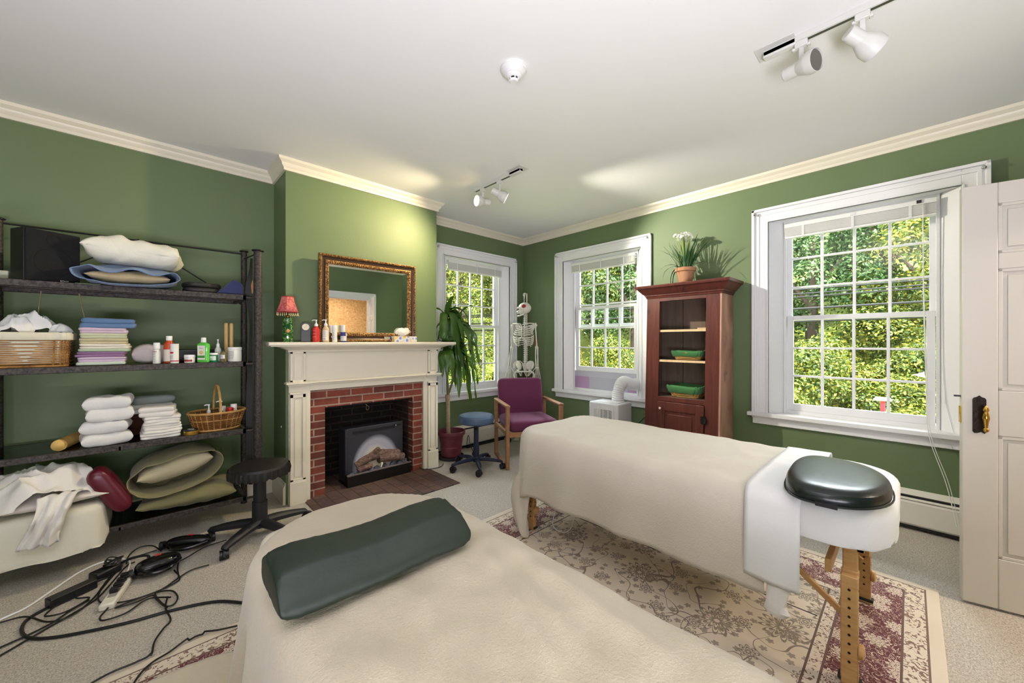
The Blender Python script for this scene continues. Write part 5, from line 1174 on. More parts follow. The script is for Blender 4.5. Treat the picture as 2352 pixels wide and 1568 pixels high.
t.part('box', MB().bb(-.115, .115, -.055, .055, 0, .052), TB, bevel=.002)
m = MB(); n = 30; vs = []
for i in range(13):
    v_ = i/12; 
    for k in range(n):
        a = 2*PI*k/n; r = .012+.062*math.sin(min(1, v_*1.3)*PI/2)*(1-.72*v_); q = 1+.25*math.sin(a*3+v_*2)+.12*math.sin(a*7)
        vs.append((r*q*math.cos(a)*1.5-.01+.01*v_, r*q*math.sin(a)*.5, .053+.075*v_*(1+.25*nz((math.cos(a), math.sin(a), 0), 1.5, 3))))
t.part('tissue', m.add(vs, [(i*n+k, i*n+(k+1) % n, (i+1)*n+(k+1) % n, (i+1)*n+k) for i in range(12) for k in range(n)]+[tuple(12*n+k for k in range(n))]), cloth('tissue_paper', (236, 234, 226)))
solo('grey_block', 'small grey card box left of the tissue box on the mantel', 'box', MB().bb(1.545, 1.60, 3.29, 3.33, ZM, ZM+.05), M('grey_card', (150, 146, 132), .7), (1.57, 3.31, ZM), bevel=.002)

# ================================================================ MIRROR
GOLD = N('carved_gold_frame'); gf = GOLD.noise(75, 3, .6, None, 1.0); GOLD.l(GOLD.ramp(gf, [(.38, rgb(62, 34, 16)), (.56, rgb(168, 124, 66)), (.68, rgb(212, 178, 116))]), GOLD.b.inputs['Base Color']); GOLD.set(Roughness=.35, Metallic=.55); GOLD.bump(gf, 1.0, .006); GOLD = GOLD.m
DKB = M('dark_brown_frame', (64, 46, 34), .3, .2)
lean = math.radians(-.5)
t = T('wall_mirror', 'large mirror in a carved gold and dark brown frame above the mantel', 'mirror', (1.425, 3.318, ZM+.002), math.radians(-.75))
RM = Matrix.Rotation(-lean, 4, 'X')
W2, H2 = .43, .72
def fr(x0, z0, pr, mat, name):
    """rectangular frame swept: pr = (inset, depth towards room)"""
    mb = MB(); k = len(pr); vs = []
    for cx_, cz_ in ((-W2, 0), (W2, 0), (W2, H2), (-W2, H2)):
        for ins, dep in pr: vs.append((cx_-math.copysign(ins, cx_), -dep, cz_+(ins if cz_ == 0 else -ins)))
    mb.add(vs, [(i*k+j, i*k+(j+1) % k, ((i+1) % 4)*k+(j+1) % k, ((i+1) % 4)*k+j) for i in range(4) for j in range(k)])
    t.part(name, mb.xf(RM), mat, sharp=20)
fr(0, 0, [(0, 0), (0, .030), (.006, .038), (.016, .036), (.020, .030), (.020, 0)], GOLD, 'outer_moulding')
fr(0, 0, [(.019, 0), (.019, .028), (.030, .022), (.046, .020), (.050, .024), (.050, 0)], DKB, 'cove')
fr(0, 0, [(.049, 0), (.049, .026), (.056, .030), (.068, .024), (.078, .016), (.080, .010), (.080, 0)], GOLD, 'inner_moulding')
m = MB()
def beads(x0, z0, x1, z1, n_, r):
    for i in range(n_):
        q = (i+.5)/n_; m.ell((x0+(x1-x0)*q, -.028, z0+(z1-z0)*q), (r if x0 != x1 else r*.8, r*.6, r*.8 if x0 != x1 else r), 6, 4, Matrix.Rotation(.5*(-1)**i, 4, 'Y'))
beads(-W2+.065, .065, W2-.065, .065, 40, .0095); beads(-W2+.065, H2-.065, W2-.065, H2-.065, 40, .0095); beads(-W2+.065, .07, -W2+.065, H2-.07, 32, .0095); beads(W2-.065, .07, W2-.065, H2-.07, 32, .0095)
t.part('carved_leaves', m.xf(RM), GOLD)
m = MB()
for x0, z0, x1, z1, n_ in ((-W2+.01, .010, W2-.01, .010, 64), (-W2+.01, H2-.01, W2-.01, H2-.01, 64), (-W2+.01, .01, -W2+.01, H2-.01, 54), (W2-.01, .01, W2-.01, H2-.01, 54)):
    for i in range(n_):
        q = (i+.5)/n_; m.ell((x0+(x1-x0)*q, -.036, z0+(z1-z0)*q), .0058, 6, 4)
t.part('bead_edge', m.xf(RM), GOLD)
t.part('mirror_glass', MB().bb(-W2+.075, W2-.075, -.010, -.004, .075, H2-.075).xf(RM), M('mirror_silver', (226, 232, 230), .015, 1), smooth=False)
t.part('backing', MB().bb(-W2+.01, W2-.01, -.004, .002, .01, H2-.01).xf(RM), DKB)

# ================================================================ CORN PLANT
t = T('corn_plant', 'tall drooping corn plant in a plum pot between the mantel and the window', 'plant', (2.400, 3.475, 0))
POT = M('plum_plastic', (112, 48, 60), .4)
pp = [(.095, .03), (.105, .035), (.112, .10), (.117, .10), (.119, .135), (.117, .14), (.122, .18), (.124, .185), (.128, .23), (.132, .235), (.134, .262), (.150, .264), (.154, .270), (.154, .300), (.150, .305), (.142, .303), (.138, .27), (.125, .235), (0, .225)]
t.part('pot', MB().lathe(pp, 40), POT, sharp=25)
t.part('saucer', MB().lathe([(0, .001), (.125, .001), (.135, .01), (.138, .035), (.132, .036), (.125, .014), (0, .012)], 40), M('dark_saucer', (40, 38, 44), .5))
t.part('soil', MB().lathe([(0, .240), (.126, .236)], 30), M('soil', (50, 36, 26), .95, bump=(60, .8)))
CANE = wood('cane_bark', (128, 104, 78), (178, 154, 122), (10, 10, 60), .7)
tx, ty = -.045, -.01
t.part('trunk', MB().tube([(tx, ty, .22), (tx-.004, ty, .40), (tx-.006, ty, .58), (tx-.008, ty, .70)], [.026, .023, .022, .026], 16), CANE)
heads = []
for k, (dx, dy, h) in enumerate(((-.03, -.005, 1.62), (.06, -.03, 1.50), (.01, .03, 1.28), (.11, -.01, 1.12), (-.06, -.03, 1.22))):
    pts = smooth_path([(tx-.008, ty, .69), (tx+dx*.5, ty+dy, .85), (tx+dx, ty+dy, (.85+h)/2), (tx+dx, ty+dy, h)], 5)
    t.part('stem', MB().tube(pts, [.012-.005*i/len(pts) for i in range(len(pts))], 8), M('green_brown_stem', (106, 104, 62), .6)); heads.append((tx+dx, ty+dy, h))
LEAFM = N('corn_leaf'); sp = LEAFM.noise(8, 3, .5, LEAFM.mapping((1, 1, .3))); oi = LEAFM.n('ShaderNodeNewGeometry')
LEAFM.l(LEAFM.mix(sp, rgb(26, 66, 24), rgb(84, 122, 44)), LEAFM.b.inputs['Base Color']); LEAFM.set(Roughness=.32)
tb = LEAFM.n('ShaderNodeBsdfTranslucent'); tb.inputs[0].default_value = rgb(120, 160, 40); ms = LEAFM.n('ShaderNodeMixShader'); ms.inputs[0].default_value = .22
LEAFM.l(LEAFM.b.outputs[0], ms.inputs[1]); LEAFM.l(tb.outputs[0], ms.inputs[2]); LEAFM.l(ms.outputs[0], LEAFM.out.inputs[0]); LEAFM = LEAFM.m
def strap_leaf(p, az, L, wd, e0, curl, n=14, fold=.25, lim=None):
    mb = MB(); vs = []; e = e0; P = Vector(p); ds = L/n
    for i in range(n+1):
        q = i/n; d = Vector((math.cos(az)*math.cos(e), math.sin(az)*math.cos(e), math.sin(e)))
        side = Vector((-math.sin(az), math.cos(az), 0)); up = side.cross(d)
        w_ = wd/2*min(1, (q*5+.25))*(1-q**3.5)**.8+.0006
        wav = .10*wd*math.sin(q*16+az*3)
        for s_ in (-1, -.5, 0, .5, 1): vs.append(P+side*w_*s_+up*(-w_*fold*(1-abs(s_))+wav*abs(s_)*s_))
        P = P+d*ds; e = max(-1.45, e-curl*ds*(1.2-.4*q))
        if lim: P = lim(P)
    return mb.add(vs, [(i*5+k, i*5+k+1, (i+1)*5+k+1, (i+1)*5+k) for i in range(n) for k in range(4)])
def lim(P):
    P.y = min(P.y, YF-.075-3.475)
    if P.y > 3.20-3.475: P.x = max(P.x, (2.175 if P.z > 1.3 or P.z < 1.23 else 2.30)-2.400)
    P.z = max(P.z, .34); return P
rr = random.Random(5)
for hi, (x, y, h) in enumerate(heads):
    for k in range((18, 17, 12, 11, 11)[hi]):
        az = rr.uniform(0, 2*PI) if rr.random() < .2 else rr.uniform(-2.5, .6); z = h-rr.uniform(0, .10)
        L = rr.uniform(.42, .68); e0 = rr.uniform(.2, 1.0) if k > 2 else 1.25; curl = rr.uniform(4.5, 9.5) if k > 2 else rr.uniform(2.5, 5)
        if k <= 2: L *= .6
        if math.cos(az) < 0: L *= .8; curl *= 1.25
        o = t.part('leaf', strap_leaf((x, y, z), az, L, rr.uniform(.056, .084), e0, curl, lim=lim), LEAFM, sharp=60)
solo('thin_wire', 'thin wire arching out of the plant pot', 'wire', MB().tube(smooth_path([(2.34, 3.44, .25), (2.30, 3.40, .33), (2.27, 3.36, .36)], 5), .0015, 5), M('grey_wire', (150, 160, 170), .5), (2.34, 3.44, .25))

# ================================================================ PLUM ARMCHAIR
OAK = wood('oak_frame', (140, 98, 66), (172, 128, 90), (6, 6, 30), .45)
PLUM = N('plum_fabric'); pn = PLUM.noise(220, 3, .7); PLUM.l(PLUM.mix(pn, rgb(84, 26, 60), rgb(118, 50, 88)), PLUM.b.inputs['Base Color']); PLUM.set(Roughness=.9, Sheen_Weight=.1); PLUM.bump(pn, .5, .003); PLUM = PLUM.m
# local: x right as seen from the front, -y is the front
t = T('armchair', 'plum fabric armchair with a square oak sled frame in the window corner', 'chair', (2.965, 2.865, 0), math.radians(-29))
hw = .285; yf, yb = -.285, .285
for sx in (-1, 1):
    x = sx*hw; m = MB()
    m.bb(x-.018, x+.018, yf, yf+.045, 0.001, .615).bb(x-.018, x+.018, yb-.045, yb, 0.001, .615).bb(x-.018, x+.018, yf+.045, yb-.045, 0.001, .034)
    leg = t.part('sled_leg', m, OAK, bevel=.006)
    t.part('armrest', MB().bb(x-.024, x+.024, yf-.002, yb+.002, .612, .640), OAK, bevel=.009)
    t.part('side_rail', MB().bb(x-.012, x+.012, yf+.04, yb-.04, .335, .375), OAK, bevel=.004)
t.part('seat_rail', MB().bb(-hw+.018, hw-.018, yf+.01, yf+.032, .318, .368).bb(-hw+.018, hw-.018, yb-.04, yb-.018, .30, .35), OAK, bevel=.004)
t.part('seat', slab(.525, .56, .115, 131, .2, 48, 10, .001).xf(Matrix.Translation((0, -.01, .362))), PLUM)
bk = slab(.525, .44, .085, 132, .2, 48, 10, .001).xf(Matrix.Translation((0, .265, .640)) @ Matrix.Rotation(math.radians(90-11), 4, 'X') @ Matrix.Translation((0, 0, -.04)))
t.part('backrest', bk, PLUM)

# ================================================================ SKELETON
BONE = M('ivory_bone', (226, 222, 210), .45, bump=(60, .1)); BRED = M('muscle_red', (168, 40, 36), .5); CART = M('pale_blue_cartilage', (190, 198, 206), .5)
t = T('anatomical_skeleton', 'white anatomical skeleton model hanging on a stand in the room corner', 'skeleton', (3.53, 3.47, 0), math.radians(-62))
# local: figure faces -y, x = image right when faced
zs = 1.485
sk = T('x').o; bpy.data.objects.remove(sk)
yaw = Matrix.Translation((0, 0, 1.70)) @ Matrix.Rotation(math.radians(-62), 4, 'Z')
m = MB().ell((0, .012, .012), (.068, .086, .072), 24, 18).ell((0, -.030, -.028), (.050, .050, .050), 18, 12)
m.ell((0, -.060, .004), (.042, .024, .022), 12, 8).tube([(-.020, -.074, -.034), (0, -.086, -.038), (.020, -.074, -.034)], .014, 10)
for sx in (-1, 1):
    m.tube([(sx*.030, -.074, .004+.0), (sx*.052, -.05, -.012), (sx*.062, -.01, -.010)], .007, 8); m.tube([(sx*.04, -.078, .012), (sx*.02, -.086, .020), (sx*.008, -.084, .012)], .006, 8)
m.tube([(0, -.086, .012), (0, -.094, -.004)], [.006, .004], 8)
skull = t.part('skull', m.xf(yaw), BONE, sharp=80)
m = MB().tube([(-.052, .0, -.035), (-.046, -.012, -.072), (-.026, -.060, -.090), (0, -.078, -.092), (.026, -.060, -.090), (.046, -.012, -.072), (.052, 0, -.035)], [.008, .010, .010, .013, .010, .010, .008], 10)
t.part('jaw', m.xf(yaw), BONE)
m = MB()
for i in range(12): m.box((-.022+.004*i, -.086+.00045*(i-5.5)**2, -.058), (.0035, .005, .012))
t.part('teeth', m.xf(yaw), M('teeth_white', (240, 238, 228), .3))
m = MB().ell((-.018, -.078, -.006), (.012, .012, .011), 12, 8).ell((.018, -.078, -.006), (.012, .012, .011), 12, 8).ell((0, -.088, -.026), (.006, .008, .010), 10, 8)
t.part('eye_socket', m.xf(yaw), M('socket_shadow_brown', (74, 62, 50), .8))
t.part('temple_muscle', MB().ell((.058, -.012, .030), (.016, .030, .024), 14, 10).ell((-.058, -.012, .030), (.016, .030, .024), 14, 10).xf(yaw), BRED, label='red muscle patch on the temple')
t.part('hanging_hook', MB().cyl((0, .01, 1.78), (0, .01, 1.87), .004, 8).tube([(.012*math.cos(a), .01, 1.885+.018*math.sin(a)) for a in [k*PI/8 for k in range(16)]], .004, 6, True).tube([(0, .01, 1.84), (0, .04, 1.91), (0, .13, 1.91)], .006, 8), WHITEP)
sp = MB(); N_ = 24
def spine(q): return Vector((0, .045+.022*math.sin(q*PI*2.1+.3), .975+q*(1.655-.975)))
for i in range(N_):
    q = (i+.5)/N_; p = spine(q); r = .021-.010*q
    sp.lathe([(r*.9, -.009), (r, -.006), (r*.88, 0), (r, .006), (r*.9, .009)], 12, p); sp.bar(p+Vector((0, r, 0)), p+Vector((0, r+.028, -.008)), .006, .008)
    sp.bar(p+Vector((-r-.016, .012, 0)), p+Vector((r+.016, .012, 0)), .008, .006)
t.part('spine', sp, BONE)
t.part('intervertebral_discs', MB().tube([spine(i/30) for i in range(31)], [.018-.009*i/30 for i in range(31)], 10), CART)
st_ = MB().tube([(0, -.085, zs-.015), (0, -.098, zs-.07), (0, -.104, zs-.13), (0, -.102, zs-.165)], [.016, .010, .011, .005], 8, flat=.5)
t.part('sternum', st_, BONE)
for i in range(12):
    zb = zs+.015-.0235*i; wd = (.062, .090, .108, .120, .128, .132, .134, .132, .128, .120, .106, .086)[i]; dp = (.06, .085, .10, .11, .118, .122, .122, .118, .11, .09, .07, .05)[i]
    for sx in (-1, 1):
        pts = []; amax = PI if i < 7 else (PI*.86 if i < 10 else PI*.5)
        for k in range(15):
            a = amax*k/14; x = wd*math.sin(a)**.9 if a < PI*.999 else 0; y = .045-(.105+.0)*(1-math.cos(a))/2*(dp/.11)*1.25+.01
            pts.append((sx*max(x, .004), y, zb-.055*(1-math.cos(a))/2*(1.2 if i > 4 else .8)-(.0)))
        if 7 <= i < 10: pts.append((sx*.03, -.092, zb-.03+.02*(i-6))); pts.append((0, -.10, zs-.15))
        t.part('rib', MB().tube(pts, .0064, 7, flat=.7), BONE)
for sx in (-1, 1):
    t.part('clavicle', MB().tube([(sx*.012, -.085, zs+.012), (sx*.06, -.088, zs+.022), (sx*.10, -.05, zs+.026), (sx*.145, -.02, zs+.022)], [.008, .006, .006, .007], 8), BONE)
    m = MB().prism([(sx*.05, zs+.005), (sx*.13, zs+.02), (sx*.135, zs-.01), (sx*.085, zs-.12), (sx*.06, zs-.06)], .062, .070, 'y'); m.tube([(sx*.06, .075, zs-.01), (sx*.12, .07, zs+.022), (sx*.155, .02, zs+.028)], .007, 8)
    t.part('shoulder_blade', m, BONE)
    sh_ = Vector((sx*.158, .0, zs)); el = Vector((sx*.168, .015, zs-.285)); wr = Vector((sx*.185, -.04, zs-.52))
    t.part('upper_arm_bone', MB().ell(sh_, .021, 12, 10).tube([sh_, sh_+Vector((0, 0, -.05)), el+Vector((0, 0, .05)), el], [.017, .010, .010, .021], 12, flat=.7), BONE)
    if sx == 1: t.part('arm_muscle', MB().tube([sh_.lerp(el, .45)+Vector((-.008, 0, 0)), sh_.lerp(el, .7)+Vector((-.012, 0, 0)), sh_.lerp(el, .95)+Vector((-.012, 0, 0))], [.003, .008, .004], 8), BRED, label='red muscle strip on the upper arm')
    t.part('forearm_bones', MB().ell(el, (.024, .018, .016), 12, 8).tube([el+Vector((-.012, 0, 0)), el.lerp(wr, .5)+Vector((-.017, 0, 0)), wr+Vector((-.012, 0, 0))], [.009, .006, .009], 8).tube([el+Vector((.012, 0, 0)), el.lerp(wr, .5)+Vector((.013, 0, 0)), wr+Vector((.012, 0, 0))], [.010, .006, .009], 8), BONE)
    m = MB()
    for i in range(8): m.ell(wr+Vector((-.018+.012*(i % 4), 0, -.012-.012*(i//4))), .0075, 8, 6)
    for f_ in range(5):
        x0 = -.022+.011*f_; sp_ = (f_-2)*.006; p0 = wr+Vector((x0, 0, -.03)); L_ = (.055, .07, .075, .07, .06)[f_]
        if f_ == (0 if sx == 1 else 4): sp_ *= 3; L_ = .045
        seg = [p0, p0+Vector((sp_, -.004, -L_)), p0+Vector((sp_*1.7, -.010, -L_*1.55)), p0+Vector((sp_*2.1, -.018, -L_*1.95)), p0+Vector((sp_*2.3, -.026, -L_*2.2))]
        for a_, b_ in zip(seg[:-1], seg[1:]): m.tube([a_, a_.lerp(b_, .15), a_.lerp(b_, .85), b_], [.0055, .0035, .0035, .005], 7)
    t.part('hand_bones', m, BONE)
    # hip, leg
    hp_ = Vector((sx*.082, .02, .885)); kn = Vector((sx*.075, .0, .475)); an = Vector((sx*.07, .03, .095))
    fl_ = MB().ell((sx*.078, .022, .965), (.062, .016, .066), 20, 14, Matrix.Rotation(sx*math.radians(38), 4, 'Z') @ Matrix.Rotation(math.radians(18), 4, 'X') @ Matrix.Rotation(sx*math.radians(-22), 4, 'Y'))
    fl_.tube([(sx*.03, .055, .985), (sx*.07, .055, 1.02), (sx*.115, .02, 1.015), (sx*.132, -.025, .975), (sx*.118, -.03, .935)], .008, 8)
    fl_.tube([(sx*.085, .0, .90), (sx*.06, -.03, .885), (sx*.02, -.045, .89), (0, -.045, .89)], [.018, .010, .010, .010], 10).tube([(sx*.07, .01, .88), (sx*.05, .02, .83), (sx*.03, -.01, .835), (sx*.022, -.04, .88)], .009, 8)
    t.part('hip_bone', fl_, BONE, sharp=80)
    t.part('thigh_bone', MB().ell(hp_, .022, 12, 10).tube([hp_, hp_+Vector((sx*.035, 0, -.012)), hp_+Vector((sx*.05, 0, -.04)), hp_.lerp(kn, .45)+Vector((sx*.018, -.01, 0)), kn+Vector((0, 0, .05)), kn+Vector((0, 0, .02))], [.014, .014, .016, .0115, .014, .024], 12), BONE)
    t.part('kneecap', MB().ell(kn+Vector((0, -.035, .03)), (.018, .009, .02), 12, 8), BONE)
    t.part('shin_bones', MB().tube([kn, kn+Vector((0, 0, -.04)), kn.lerp(an, .5), an], [.026, .015, .010, .015], 10).tube([kn+Vector((sx*.028, .01, -.03)), kn.lerp(an, .5)+Vector((sx*.026, .005, 0)), an+Vector((sx*.02, 0, 0))], [.008, .005, .008], 8), BONE)
    m = MB().ell(an+Vector((0, .03, -.04)), (.018, .028, .020), 10, 8)
    for f_ in range(5): m.tube([an+Vector((0, 0, -.03)), an+Vector((-.02+.01*f_, -.06, -.055)), an+Vector((-.028+.014*f_, -.13, -.075)), an+Vector((-.03+.015*f_, -.16, -.078))], [.012, .006, .006, .004], 7)
    t.part('foot_bones', m, BONE)
t.part('sacrum', MB().prism([(-.045, .985), (.045, .985), (.03, .93), (.008, .87), (-.008, .87), (-.03, .93)], .045, .07, 'y'), BONE, bevel=.008)
t.part('stand_pole', MB().cyl((0, .135, .05), (0, .135, 1.915), .009, 12), M('cream_metal', (216, 206, 180), .4))
m = MB()
for k in range(5):
    a = 2*PI*k/5+.3; m.tube([(0, .0, .075), (.22*math.cos(a), .22*math.sin(a), .06)], .011, 8); 
base = t.part('stand_base', m.tube([(0, 0, .075), (0, .135, .075)], .011, 8), WHITEP)
for k in range(5):
    a = 2*PI*k/5+.3; t.part('caster', MB().cyl((.22*math.cos(a)-.01, .22*math.sin(a), .027), (.22*math.cos(a)+.01, .22*math.sin(a), .027), .026, 16), BLACKP, parent=base)

# ================================================================ PORTABLE AIR CONDITIONER
t = T('portable_air_conditioner', 'small white portable air conditioner with a ribbed hose under the middle window', 'air conditioner', (3.545, 2.20, 0))
ACW = M('ac_white', (226, 226, 228), .4)
t.part('housing', MB().bb(-.135, .135, -.175, .175, .035, .640), ACW, bevel=.012, seg=3)
t.part('top_vent', MB().bb(-.10, .02, -.14, .14, .640, .646), WHITEP, bevel=.003)
m = MB()
for k in range(14): m.bb(-.139, -.135, -.115, .115, .40+k*.013, .407+k*.013)
g_ = t.part('grille', m, WHITEP); t.part('grille_opening', MB().bb(-.1365, -.1345, -.10, .03, .40, .575), M('grille_dark', (70, 74, 80), .6), parent=g_)
for y in (-.115, -.06, 0, .06, .115): m2 = MB().bb(-.140, -.135, y-.003, y+.003, .39, .59); t.part('grille_bar', m2, WHITEP, parent=g_)
hs = smooth_path([(.05, -.06, .64), (.048, -.065, .72), (.065, -.075, .80), (.12, -.085, .845), (.20, -.09, .83), (.285, -.095, .805), (.360, -.10, .80)], 9)
t.part('hose', MB().tube(hs, [.058+.006*math.cos(i*PI) for i in range(len(hs))], 28), M('white_hose', (226, 226, 224), .45))
t.part('hose_collar', MB().tube([(.05, -.06, .638), (.05, -.06, .655)], .066, 28).tube([(.335, -.10, .803), (.362, -.10, .80)], .068, 28), WHITEP)
for x in (-.1, .1):
    for y in (-.13, .13): t.part('caster', MB().cyl((x-.012, y, .0185), (x+.012, y, .0185), .018, 14), BLACKP)
solo('trailing_cable', 'black cord running behind the cabinet from the air conditioner', 'cord', MB().tube(smooth_path([(3.66, 1.98, .38), (3.72, 1.93, .46), (3.76, 1.84, .56), (3.775, 1.78, .62)], 5), .004, 6), BLACKP, (3.7, 1.9, .4))
solo('trailing_cable', 'black lamp cord with switch hanging to the floor behind the blue stool', 'cord', MB().tube(smooth_path([(2.72, 3.62, .06), (2.68, 3.55, .17), (2.62, 3.45, .21), (2.58, 3.36, .12), (2.60, 3.33, .05)], 6), .004, 6).ell((2.60, 3.33, .04), (.022, .02, .028), 12, 8), BLACKP, (2.64, 3.45, .02))
solo('black_strip', 'black cord channel lying on the carpet along the heater behind the chair', 'cord channel', MB().bb(2.75, 3.35, 3.655, 3.675, .001, .02), BLACKP, (3.05, 3.66, 0))

# ================================================================ RED CABINET
RW = wood('red_brown_wood', (66, 29, 24), (100, 48, 38), (2, 14, 1.2), .38, True)
RWS = wood('lit_red_wood', (140, 88, 74), (206, 164, 142), (2, 14, 1.0), .4, True)  # pale wood, with the brightness of the lit side put into its colour
RIN = wood('taupe_backboard', (96, 80, 68), (116, 98, 84), (2, 10, 1), .7)
PINE = wood('bare_pine', (206, 172, 128), (224, 194, 152), (2, 14, 2), .5)
t = T('cabinet', 'tall red-brown wooden cabinet with open shelves and a small door, between the two right windows', 'cabinet', (3.62, 1.43, 0))
# local: x depth (+ to wall), y along wall; built in local coords
xb = .165; w2 = .322
def xf_(z): return -.19+.07*z/1.7            # front plane leans back
def slope(y0, y1, z0, z1, dx0, dx1):
    a0, a1 = xf_(z0), xf_(z1)
    return [(a0+dx0, y0, z0), (a0+dx1, y0, z0), (a0+dx1, y1, z0), (a0+dx0, y1, z0), (a1+dx0, y0, z1), (a1+dx1, y0, z1), (a1+dx1, y1, z1), (a1+dx0, y1, z1)]
BF = [(0, 3, 2, 1), (4, 5, 6, 7), (0, 1, 5, 4), (1, 2, 6, 5), (2, 3, 7, 6), (3, 0, 4, 7)]
def fb(y0, y1, z0, z1, dx0=0, dx1=.022): return MB().add(slope(y0, y1, z0, z1, dx0, dx1), BF)
m = fb(-w2, -w2+.115, 0, 1.70); k = fb(w2-.115, w2, 0, 1.70); m.add(k.v, k.f)
k = fb(-w2+.115, w2-.115, 1.655, 1.70); m.add(k.v, k.f); k = fb(-w2+.115, w2-.115, .725, .765); m.add(k.v, k.f); k = fb(-w2+.115, w2-.115, 0, .10); m.add(k.v, k.f)
t.part('face_frame', m, RW, bevel=.002)
for sy, mt in ((-1, RWS), (1, RW)):
    m = MB(); y0, y1 = (-w2-.012, -w2+.010) if sy < 0 else (w2-.010, w2+.012)
    vs = []
    for z in (0, 1.70):
        a = xf_(z); vs += [(a, y0, z), (xb, y0, z), (xb, y1, z), (a, y1, z)]
    t.part('side_panel', m.add(vs, BF), mt, bevel=.004, label='pale pinkish side panel in a lit tone' if sy < 0 else None)
t.part('back_board', MB().bb(xb-.015, xb, -w2, w2, .02, 1.70), RIN)
m = MB()
for y in (-.11, .10): m.bb(xb-.018, xb-.014, y-.003, y+.003, .78, 1.68)
t.part('board_joint', m, M('joint_dark', (58, 46, 38), .8))
t.part('inner_side', MB().add([(xf_(.75)+.024, -w2+.011, .75), (xb-.016, -w2+.011, .75), (xb-.016, -w2+.013, .75), (xf_(.75)+.024, -w2+.013, .75), (xf_(1.69)+.024, -w2+.011, 1.69), (xb-.016, -w2+.011, 1.69), (xb-.016, -w2+.013, 1.69), (xf_(1.69)+.024, -w2+.013, 1.69)], BF).add([(xf_(.75)+.024, w2-.013, .75), (xb-.016, w2-.013, .75), (xb-.016, w2-.011, .75), (xf_(.75)+.024, w2-.011, .75), (xf_(1.69)+.024, w2-.013, 1.69), (xb-.016, w2-.013, 1.69), (xb-.016, w2-.011, 1.69), (xf_(1.69)+.024, w2-.011, 1.69)], BF), RIN)
SHC = [.765, 1.105, 1.385]
for z in SHC:
    a = xf_(z)+.004; k = MB().bb(a+.02, xb-.018, -w2+.014, w2-.014, z-.016, z)
    s_ = t.part('shelf', k, RIN, bevel=.001)
    if z > .8: t.part('shelf_edge', MB().bb(a+.010, a+.0205, -w2+.112, w2-.112, z-.018, z+.002), PINE, parent=s_, label='bare pine front edge')
t.part('loose_board', MB().bb(.05, .14, -.20, -.07, 1.386, 1.405), PINE)
m = fb(-w2+.118, w2-.118, .10, .722, -.004, .018); 
door = t.part('door', m, RW, bevel=.002)
m = MB()
for (y0, y1, z0, z1) in ((-w2+.118, -w2+.185, .10, .722), (w2-.185, w2-.118, .10, .722), (-w2+.185, w2-.185, .64, .722), (-w2+.185, w2-.185, .10, .18), (-w2+.215, w2-.215, .21, .61)):
    k = fb(y0, y1, z0, z1, -.012 if z1-z0 > .5 or z1 > .7 or z0 < .11 else -.010, -.003); m.add(k.v, k.f)
t.part('door_rail', m, RW, parent=door, bevel=.004)
a = xf_(.66); t.part('door_knob', MB().lathe([(.004, 0), (.004, .012), (.010, .016), (.012, .022), (.008, .028), (0, .03)], 18, (a-.012, w2-.150, .66), m=Matrix.Rotation(-PI/2, 4, 'Y')), M('glass_knob', (216, 190, 186), .15), parent=door)
hg = MB()
for z in (.60, .20):
    a = xf_(z); 
    for sy in (-1, 1): hg.prism([(-w2+.118+sy*.004, z-.03), (-w2+.118+sy*.016, z-.035), (-w2+.118+sy*.026, z-.02), (-w2+.118+sy*.018, z-.010), (-w2+.118+sy*.028, z), (-w2+.118+sy*.018, z+.010), (-w2+.118+sy*.026, z+.02), (-w2+.118+sy*.016, z+.035), (-w2+.118+sy*.004, z+.03)], a-.0165, a-.0125, 'x')
    hg.cyl((a-.016, -w2+.118, z-.035), (a-.016, -w2+.118, z+.035), .004, 8)
t.part('butterfly_hinge', hg, BLACKS, parent=door)
cz = 1.70; xq = xf_(1.7)
cp = [(0, cz-.012), (.006, cz-.012), (.010, cz+.004), (.018, cz+.010), (.018, cz+.018), (.030, cz+.028), (.050, cz+.050), (.066, cz+.070), (.070, cz+.074), (.082, cz+.080), (.086, cz+.094), (.086, cz+.104), (0, cz+.104)]
cw = MB().sweep([(xb, w2+.010), (xq, w2+.010), (xq, -w2-.010), (xb, -w2-.010)][::-1], cp)
t.part('cornice', MB().sweep([(xb, -w2-.010), (xq, -w2-.010), (xq, w2+.010), (xb, w2+.010)][::-1], cp), RW, sharp=25)
t.part('top_board', MB().bb(xq, xb, -w2-.01, w2+.01, cz+.08, cz+.1035).bb(xq+.02, xb, -w2, w2, cz-.02, cz-.005), RW)
# baskets in the cabinet
GRN = cloth('green_liner', (66, 124, 68), (50, 102, 54), .85, 10, .3)
def tray_basket(label, x, y, z, lx, ly, h, rz):
    t = T('lined_basket', label, 'basket', (x, y, z), rz, 'green lined baskets in the cabinet')
    m = MB(); woven(m, lx*.72, ly*.72, .25, h*.86, 9, 20, .0035, .36); stakes_(m, lx*.72, ly*.72, .25, h*.86, 20, .003, .36); t.part('weave', m, WICKL)
    t.part('base', slab(lx*.70, ly*.70, .006, 5, .25).xf(Matrix.Translation((0, 0, .001))), WICKL)
    n = 64; vs = []
    for z_, s_ in ((.012, .70), (.014, .74), (h*.98, .97), (h*1.03, 1.0), (h*1.0, 1.04), (h*.80, 1.03), (h*.42, .93), (h*.40, .91)):
        for k in range(n): a = 2*PI*k/n; q = 1+.012*math.sin(a*19)*(s_ > .9); vs.append((lx/2*s_*q*se(a, .25), ly/2*s_*q*se(a-PI/2, .25), z_+.004*math.sin(a*11)*(s_ > .9)))
    m = MB().add(vs, [(i*n+k, i*n+(k+1) % n, (i+1)*n+(k+1) % n, (i+1)*n+k) for i in range(7) for k in range(n)]+[tuple(range(n-1, -1, -1))])
    t.part('liner', m, GRN, sharp=60)
